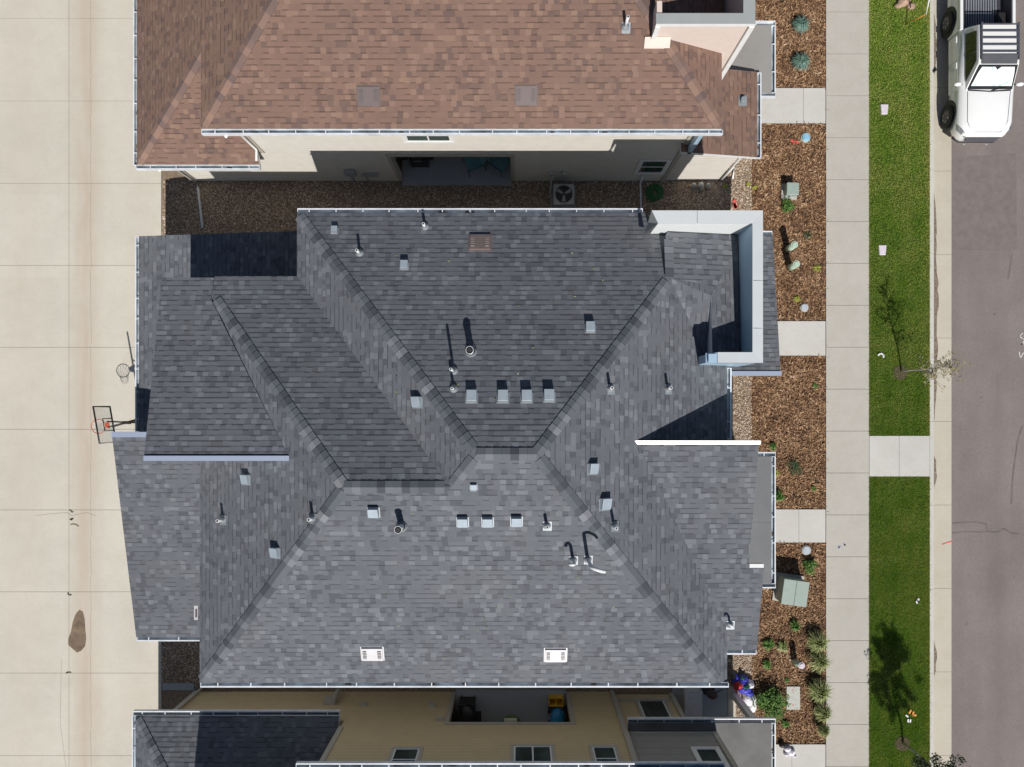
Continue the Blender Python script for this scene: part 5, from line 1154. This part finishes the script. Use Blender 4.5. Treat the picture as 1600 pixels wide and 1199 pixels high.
# ================================================================== trees
def young_tree(px_, py_, hgt, label, leaves, leafmat_, crown_r, crown0, twigs, bare=False, lean=(0, 0), nub=0):
    b = W(px_, py_, 0); r = empty('tree', (b.x, b.y, 0), label, 'tree'); b = Vector((b.x, b.y, 0))
    ln = lambda z: b + Vector((lean[0] * z / hgt + .05 * math.sin(z * 2.1), lean[1] * z / hgt + .04 * math.sin(z * 1.7 + 1), z))
    tr = MB(); tr.tube([ln(z) for z in np.linspace(0, hgt, 9)], list(np.linspace(.035 if bare else .045, .008, 9)), 8); tr.build('trunk', ['twig' if bare else 'bark'], r)
    br_ = MB(); lf = MB()
    for k in range(twigs):
        z0 = random.uniform(crown0, hgt * .93); a = random.uniform(0, 6.283); L_ = crown_r * (1.15 - .8 * (z0 - crown0) / (hgt - crown0)) * random.uniform(.55, 1.15); p0 = ln(z0)
        d = Vector((math.cos(a), math.sin(a), random.uniform(.35, .9))); p1 = p0 + d * L_ * .5 + Vector((0, 0, .05)); p2 = p0 + d * L_ + Vector((random.gauss(0, .08), random.gauss(0, .08), random.uniform(0, .15)))
        br_.tube([p0, p1, p2], [.012, .008, .003], 5)
        for j in range(2): 
            q = p0.lerp(p2, random.uniform(.3, .8)); e = q + Vector((random.gauss(0, .14), random.gauss(0, .14), random.uniform(.02, .22))); br_.tube([q, e], [.006, .002], 4)
            if leaves: leaf_clump(lf, e, .12 if not bare else .09, leaves // 2, .035, 1)
        if leaves: leaf_clump(lf, p2, .17 if not bare else .1, leaves, .04, 1); leaf_clump(lf, p1, .16 if not bare else .08, leaves, .04, 1)
    br_.build('branches', ['twig' if bare else 'bark'], r); lf.build('crown', [leafmat_], r, recalc=False)
    m_ = MB(); m_.tube([b + Vector((0, 0, -.02)), b + Vector((0, 0, .02))], [.30, .22], 16, smooth=False); m_.build('soil_ring', ['soil'], r); return r
young_tree(1407, 582, 3.75, 'nearly bare young tree with pale twigs in the middle of the verge', 5, 'oliveleaf', .62, 1.1, 34, True, (-.0, .1))
young_tree(1410, 1162, 4.5, 'leafy young tree at the bottom of the verge', 62, 'treeleaf', .74, 1.3, 50, False, (.1, -.0))
# dead tree, rock and marker rod at the top
m_ = MB()
for (x, y, rr) in ((1412, 3, .22), (1424, 9, .16), (1405, 8, .14), (1420, -6, .2)): c = W(x, y, .1); m_.ellip((c.x, c.y, .06), rr, rr * .8, rr * .7, 0, 9, 6, jit=.2)
tag(m_.build('rock', ['rock'], None, tuple(W(1414, 3, 0))), 'brown boulders on the verge at the top edge', 'rock')
t = empty('marker_rod', tuple(W(1414, 38, 0)), 'bent orange and white marker rod standing in the verge', 'marker')
b = W(1414, 38, 0); m1 = W(1447, 23, .9); tp = W(1453, -6, 1.5); m_ = MB(); m_.tube([b, m1], .015, 8); m_.build('rod', ['orange'], t); m_ = MB(); m_.tube([m1, tp], .02, 8); m_.build('tip', ['white'], t)

# ================================================================== pickup truck
GZ = -.12; T0 = empty('pickup_truck', (15.86, 9.2, GZ), 'white four door pickup with slatted roof rack parked along the kerb', 'pickup truck')
TX = 15.86; TF = 9.20   # centre x, front y ; truck points toward -Y (down in the photo)
def tp_(x, y, z): return Vector((TX + x, TF + y, GZ + z))
def loft(name, secs, mats, parent, mfun=None, smooth=True, bevel=0):
    mb = MB(); n = len(secs[0][1]); base = 0
    for (y, prof) in secs:
        for (x, z) in prof: mb.v.append(tuple(tp_(x, y, z)))
    for i in range(len(secs) - 1):
        for j in range(n - 1 if True else n):
            mb.f.append((i * n + j, i * n + j + 1, (i + 1) * n + j + 1, (i + 1) * n + j)); mb.m.append(mfun(i, j) if mfun else 0); mb.uv.append(None); mb.sm.append(smooth)
        mb.f.append((i * n + n - 1, i * n, (i + 1) * n, (i + 1) * n + n - 1)); mb.m.append(0); mb.uv.append(None); mb.sm.append(False)
    mb.f.append(tuple(range(n))[::-1]); mb.m.append(0); mb.uv.append(None); mb.sm.append(False)
    mb.f.append(tuple((len(secs) - 1) * n + j for j in range(n))); mb.m.append(0); mb.uv.append(None); mb.sm.append(False)
    return mb.build(name, mats, parent, bevel=bevel)
def prof(w, zb, zs_, zt2, inset, crown):   # closed half-mirrored profile
    h_ = [(w * .93, zb), (w, zb + .12), (w, zs_ - .06), (w - .03, zs_), (w - inset, zt2), (w * .45, zt2 + crown)]
    return h_ + [(-x, z) for x, z in h_[::-1]]
secs = [(0.04, prof(.66, .50, .80, .90, .05, .01)), (.10, prof(.74, .42, .86, .97, .07, .02)), (.25, prof(.86, .38, .92, 1.03, .10, .03)), (.5, prof(.93, .36, .97, 1.07, .13, .04)),
        (1.0, prof(.94, .36, 1.0, 1.11, .14, .045)), (1.45, prof(.94, .36, 1.04, 1.15, .15, .05)), (1.7, prof(.94, .36, 1.06, 1.15, .1, .02)), (3.55, prof(.94, .36, 1.08, 1.15, .08, .01))]
body = loft('body', secs, ['carwhite'], T0)
# bed: side walls, floor, tailgate
m_ = MB()
for s_ in (-1, 1):
    xs_ = sorted((s_ * .94, s_ * .83)); a = tp_(xs_[0], 3.57, .36); b_ = tp_(xs_[1], 5.25, 1.12); m_.box(a.x, b_.x, a.y, b_.y, a.z, b_.z)
a = tp_(-.94, 5.25, .45); b_ = tp_(.94, 5.36, 1.12); m_.box(a.x, b_.x, a.y, b_.y, a.z, b_.z); m_.build('bed_sides', ['carwhite'], T0, bevel=.025)
m_ = MB(); a = tp_(-.83, 3.57, .55); b_ = tp_(.83, 5.25, .65); m_.box(a.x, b_.x, a.y, b_.y, a.z, b_.z)
for s_ in (-1, 1): a = tp_(min(s_ * .83, s_ * .79), 3.57, .65); b_ = tp_(max(s_ * .83, s_ * .79), 5.25, 1.10); m_.box(a.x, b_.x, a.y, b_.y, a.z, b_.z)
a = tp_(-.79, 3.57, .65); b_ = tp_(.79, 3.62, 1.1); m_.box(a.x, b_.x, a.y, b_.y, a.z, b_.z)
m_.build('bed_liner', ['bed'], T0)
m_ = MB()
for k in range(15): x = -.66 + k * .085; a = tp_(x, 3.75, .651); b_ = tp_(x + .045, 5.2, .672); m_.box(a.x, b_.x, a.y, b_.y, a.z, b_.z)
m_.build('bed_ribs', ['bedrib'], T0)
m_ = MB(); a = tp_(.5, 3.7, .67); b_ = tp_(.75, 4.3, .9); m_.box(a.x, b_.x, a.y, b_.y, a.z, b_.z); tag(m_.build('toolbox', ['blackmetal'], None, tuple(tp_(.62, 4, .67)), bevel=.03), 'black box in the bed of the white pickup', 'box')
# cabin: glass house + roof
def ring(y, wb, zb, wt, zt2): return (y, [(wb, zb), (wt, zt2), (-wt, zt2), (-wb, zb)])
glass = [ring(1.50, .80, 1.14, .78, 1.16), ring(2.18, .82, 1.14, .67, 1.68), ring(2.40, .82, 1.14, .67, 1.70), ring(3.46, .82, 1.14, .66, 1.68), ring(3.60, .82, 1.14, .70, 1.30)]
loft('cabin', glass, ['carwhite'], T0, smooth=False, bevel=.02)
def quad(name, pts, mat, parent, th=.01, m2=None):
    m_ = MB(); P = [Vector(p) for p in pts]; n = (P[1] - P[0]).cross(P[2] - P[0]).normalized()
    cen = sum(P, Vector()) / len(P); ref = cen - tp_(0, 2.6, 1.2)
    if n.dot(ref) < 0: n = -n; P = P[::-1]
    k = len(P); m_.v = [tuple(p) for p in P] + [tuple(p + n * th) for p in P]
    m_.f = [tuple(range(k))[::-1], tuple(range(k, 2 * k))] + [(i, (i + 1) % k, k + (i + 1) % k, k + i) for i in range(k)]; m_.m = [0] * len(m_.f); m_.uv = [None] * len(m_.f); m_.sm = [False] * len(m_.f)
    return m_.build(name, [mat], parent)
ws = quad('windscreen', [tp_(-.76, 1.54, 1.185), tp_(.76, 1.54, 1.185), tp_(.64, 2.15, 1.665), tp_(-.64, 2.15, 1.665)], 'carglass', T0, .012)
quad('sunshade', [tp_(-.68, 1.62, 1.27), tp_(.68, 1.62, 1.27), tp_(.60, 1.95, 1.53), tp_(.54, 2.09, 1.64), tp_(.1, 2.09, 1.64), tp_(0, 2.02, 1.58), tp_(-.1, 2.09, 1.64), tp_(-.54, 2.09, 1.64), tp_(-.60, 1.95, 1.53)], 'sunshade', ws, .022)
m_ = MB(); m_.tube([tp_(-.72, 1.50, 1.20), tp_(.0, 1.46, 1.20), tp_(.72, 1.50, 1.20)], .02, 6); m_.tube([tp_(.05, 1.48, 1.21), tp_(.6, 1.60, 1.27)], .01, 5); m_.build('wiper', ['carblack'], T0)
for s_ in (-1, 1):
    a = lambda y, t: tp_(s_ * (.82 + (.67 - .82) * t + .004), y, 1.14 + (1.69 - 1.14) * t)
    w = quad('side_window', [a(1.78, .10), a(2.30, .86), a(3.30, .86), a(3.38, .10)], 'carglass', T0, .012)
    m_ = MB(); p0, p1 = a(2.62, .12), a(2.62, .86); m_.tube([p0 + Vector((s_ * .015, 0, 0)), p1 + Vector((s_ * .015, 0, 0))], .018, 5); m_.build('pillar', ['carblack'], w)
    # door seams, handles, mirror
    for (y0, y1) in ((1.62, 2.62), (2.64, 3.50)):
        d = MB(); x = s_ * .9405; q = [tp_(x, y0, .45), tp_(x, y1, .45), tp_(x, y1, .98), tp_(x, y0, .98)]
        d.hexa([q[0], q[1], q[2], q[3]] + [p + Vector((s_ * .008, 0, 0)) for p in q]); dd = d.build('door', ['carwhite'], T0)
        hb = MB(); y = y1 - .17; c = tp_(s_ * .965, y, .93); hb.obox(c, Vector((1, 0, 0)), Vector((0, 1, 0)), Vector((0, 0, 1)), .02, .10, .018); hb.build('handle', ['carwhite'], dd, bevel=.008)
    mr = MB(); c = tp_(s_ * 1.05, 1.72, 1.16); mr.ellip(c, .13, .07, .09, 0); mr.tube([tp_(s_ * .86, 1.74, 1.1), c], .025, 6, 1); mr.build('mirror', ['carwhite', 'carblack'], T0)
    hl = MB(); q = [tp_(s_ * .60, .035, .80), tp_(s_ * .87, .27, .83), tp_(s_ * .90, .42, .95), tp_(s_ * .80, .28, 1.0), tp_(s_ * .62, .10, .94)]
    quad('headlight', q, 'lamp', T0, .035)
    fl = MB(); 
    for yc in (.93, 4.17):
        arc = []; 
        for k in range(15): an = math.pi * k / 14; arc.append(tp_(s_ * .945, yc + .50 * math.cos(an), .38 + .50 * math.sin(an)))
        f_ = MB(); f_.tube(arc, .03, 8); f_.build('wheel_arch', ['carblack'], T0)
        f_ = MB(); c = tp_(s_ * .935, yc, .38); f_.tube([tp_(s_ * .80, yc, .40), tp_(s_ * .948, yc, .40)], .47, 28); f_.build('wheel_well', ['carblack'], T0)
        wroot = MB(); wroot.tube([tp_(s_ * .74, yc, .385), tp_(s_ * .975, yc, .385)], .36, 32); ty = MB()
        ty.tube([tp_(s_ * .74, yc, .385), tp_(s_ * .76, yc, .385), tp_(s_ * .98, yc, .385), tp_(s_ * 1.0, yc, .385)], [.35, .385, .385, .35], 32); wh = ty.build('wheel', ['tyre'], T0)
        rm = MB(); rm.tube([tp_(s_ * .98, yc, .385), tp_(s_ * 1.005, yc, .385)], .22, 24, 0)
        for k in range(6):
            an = k * 1.047; e = tp_(s_ * 1.012, yc + .19 * math.cos(an), .385 + .19 * math.sin(an)); rm.tube([tp_(s_ * 1.012, yc + .09 * math.cos(an), .385 + .09 * math.sin(an)), e], .016, 5, 1)
        rm.build('rim', ['rim', 'rimlight'], wh)
# front: grille, bumper, tow hooks
quad('grille', [tp_(-.52, -.005, .62), tp_(.52, -.005, .62), tp_(.60, .03, .88), tp_(-.60, .03, .88)], 'cargrey', T0, .02)
m_ = MB(); m_.tube([tp_(-.82, .20, .44), tp_(-.60, .06, .42), tp_(.60, .06, .42), tp_(.82, .20, .44)], .05, 8); bmp = m_.build('bumper', ['carblack'], T0)
for s_ in (-1, 1): m_ = MB(); m_.tube([tp_(s_ * .35, .03, .42), tp_(s_ * .35, -.05, .42), tp_(s_ * .42, -.05, .42), tp_(s_ * .42, .03, .42)], .015, 6); m_.build('tow_hook', ['galv'], bmp)
m_ = MB(); m_.tube([tp_(-.72, 1.47, 1.165), tp_(-.68, .5, 1.085), tp_(-.5, .16, 1.02), tp_(.5, .16, 1.02), tp_(.68, .5, 1.085), tp_(.72, 1.47, 1.165)], .009, 5); m_.build('bonnet_seam', ['cargrey'], T0)
# roof rack
rack = empty('roof_rack', tuple(tp_(0, 2.9, 1.7)), None, None); rack.parent = T0; rack.location = Vector(tp_(0, 2.9, 1.7)) - LOC[T0.name]
for s_ in (-1, 1):
    rk = MB(); a = tp_(min(s_ * .63, s_ * .585), 2.28, 1.735); b_ = tp_(max(s_ * .63, s_ * .585), 3.50, 1.775); rk.box(a.x, b_.x, a.y, b_.y, a.z, b_.z)
    for y in (2.42, 3.40): rk.tube([tp_(s_ * .60, y, 1.66), tp_(s_ * .60, y, 1.75)], .02, 6)
    rk.build('rail', ['cargrey'], rack)
for k in range(5): y = 2.52 + k * .225; a = tp_(-.585, y, 1.745); b_ = tp_(.585, y + .045, 1.77); m_ = MB(); m_.box(a.x, b_.x, a.y, b_.y, a.z, b_.z); m_.build('crossbar', ['cargrey'], rack)
quad('wind_deflector', [tp_(-.585, 2.16, 1.69), tp_(.585, 2.16, 1.69), tp_(.585, 2.44, 1.76), tp_(-.585, 2.44, 1.76)], 'cargrey', rack, .012)

# ================================================================== camera, light, world
cam = bpy.data.cameras.new('camera'); co = bpy.data.objects.new('camera', cam); COL.objects.link(co)
co.location = (0, 0, H); co.rotation_euler = (0, 0, 0); cam.sensor_fit = 'HORIZONTAL'; cam.sensor_width = 36; cam.lens = 36 * F / 1600
cam.shift_x = -(CX - 800) / 1600; cam.shift_y = (CY - 599.5) / 1600; cam.clip_end = 2000; cam.clip_start = .5
SC.camera = co
EL = R(47.5); ld = Vector((-.175 * math.cos(EL), .984 * math.cos(EL), -math.sin(EL))).normalized()
sl_ = bpy.data.lights.new('sun', 'SUN'); sl_.energy = 4.7; sl_.angle = R(.5); sl_.color = (1, .955, .90)
so = bpy.data.objects.new('sun', sl_); COL.objects.link(so); so.rotation_mode = 'QUATERNION'; so.rotation_quaternion = ld.to_track_quat('-Z', 'Y'); so.location = (5, -20, 30)
w = bpy.data.worlds.new('World'); SC.world = w; w.use_nodes = True; nt = w.node_tree; bg = nt.nodes['Background']
sk = nt.nodes.new('ShaderNodeTexSky'); sk.sky_type = 'NISHITA'; sk.sun_disc = False; sk.sun_elevation = EL; sk.sun_rotation = math.atan2(.19, -.982); sk.air_density = 1.0; sk.dust_density = .6
nt.links.new(sk.outputs[0], bg.inputs[0]); bg.inputs[1].default_value = .056
SC.view_settings.view_transform = 'Standard'; SC.view_settings.look = 'None'; SC.view_settings.exposure = 0; SC.view_settings.gamma = 1
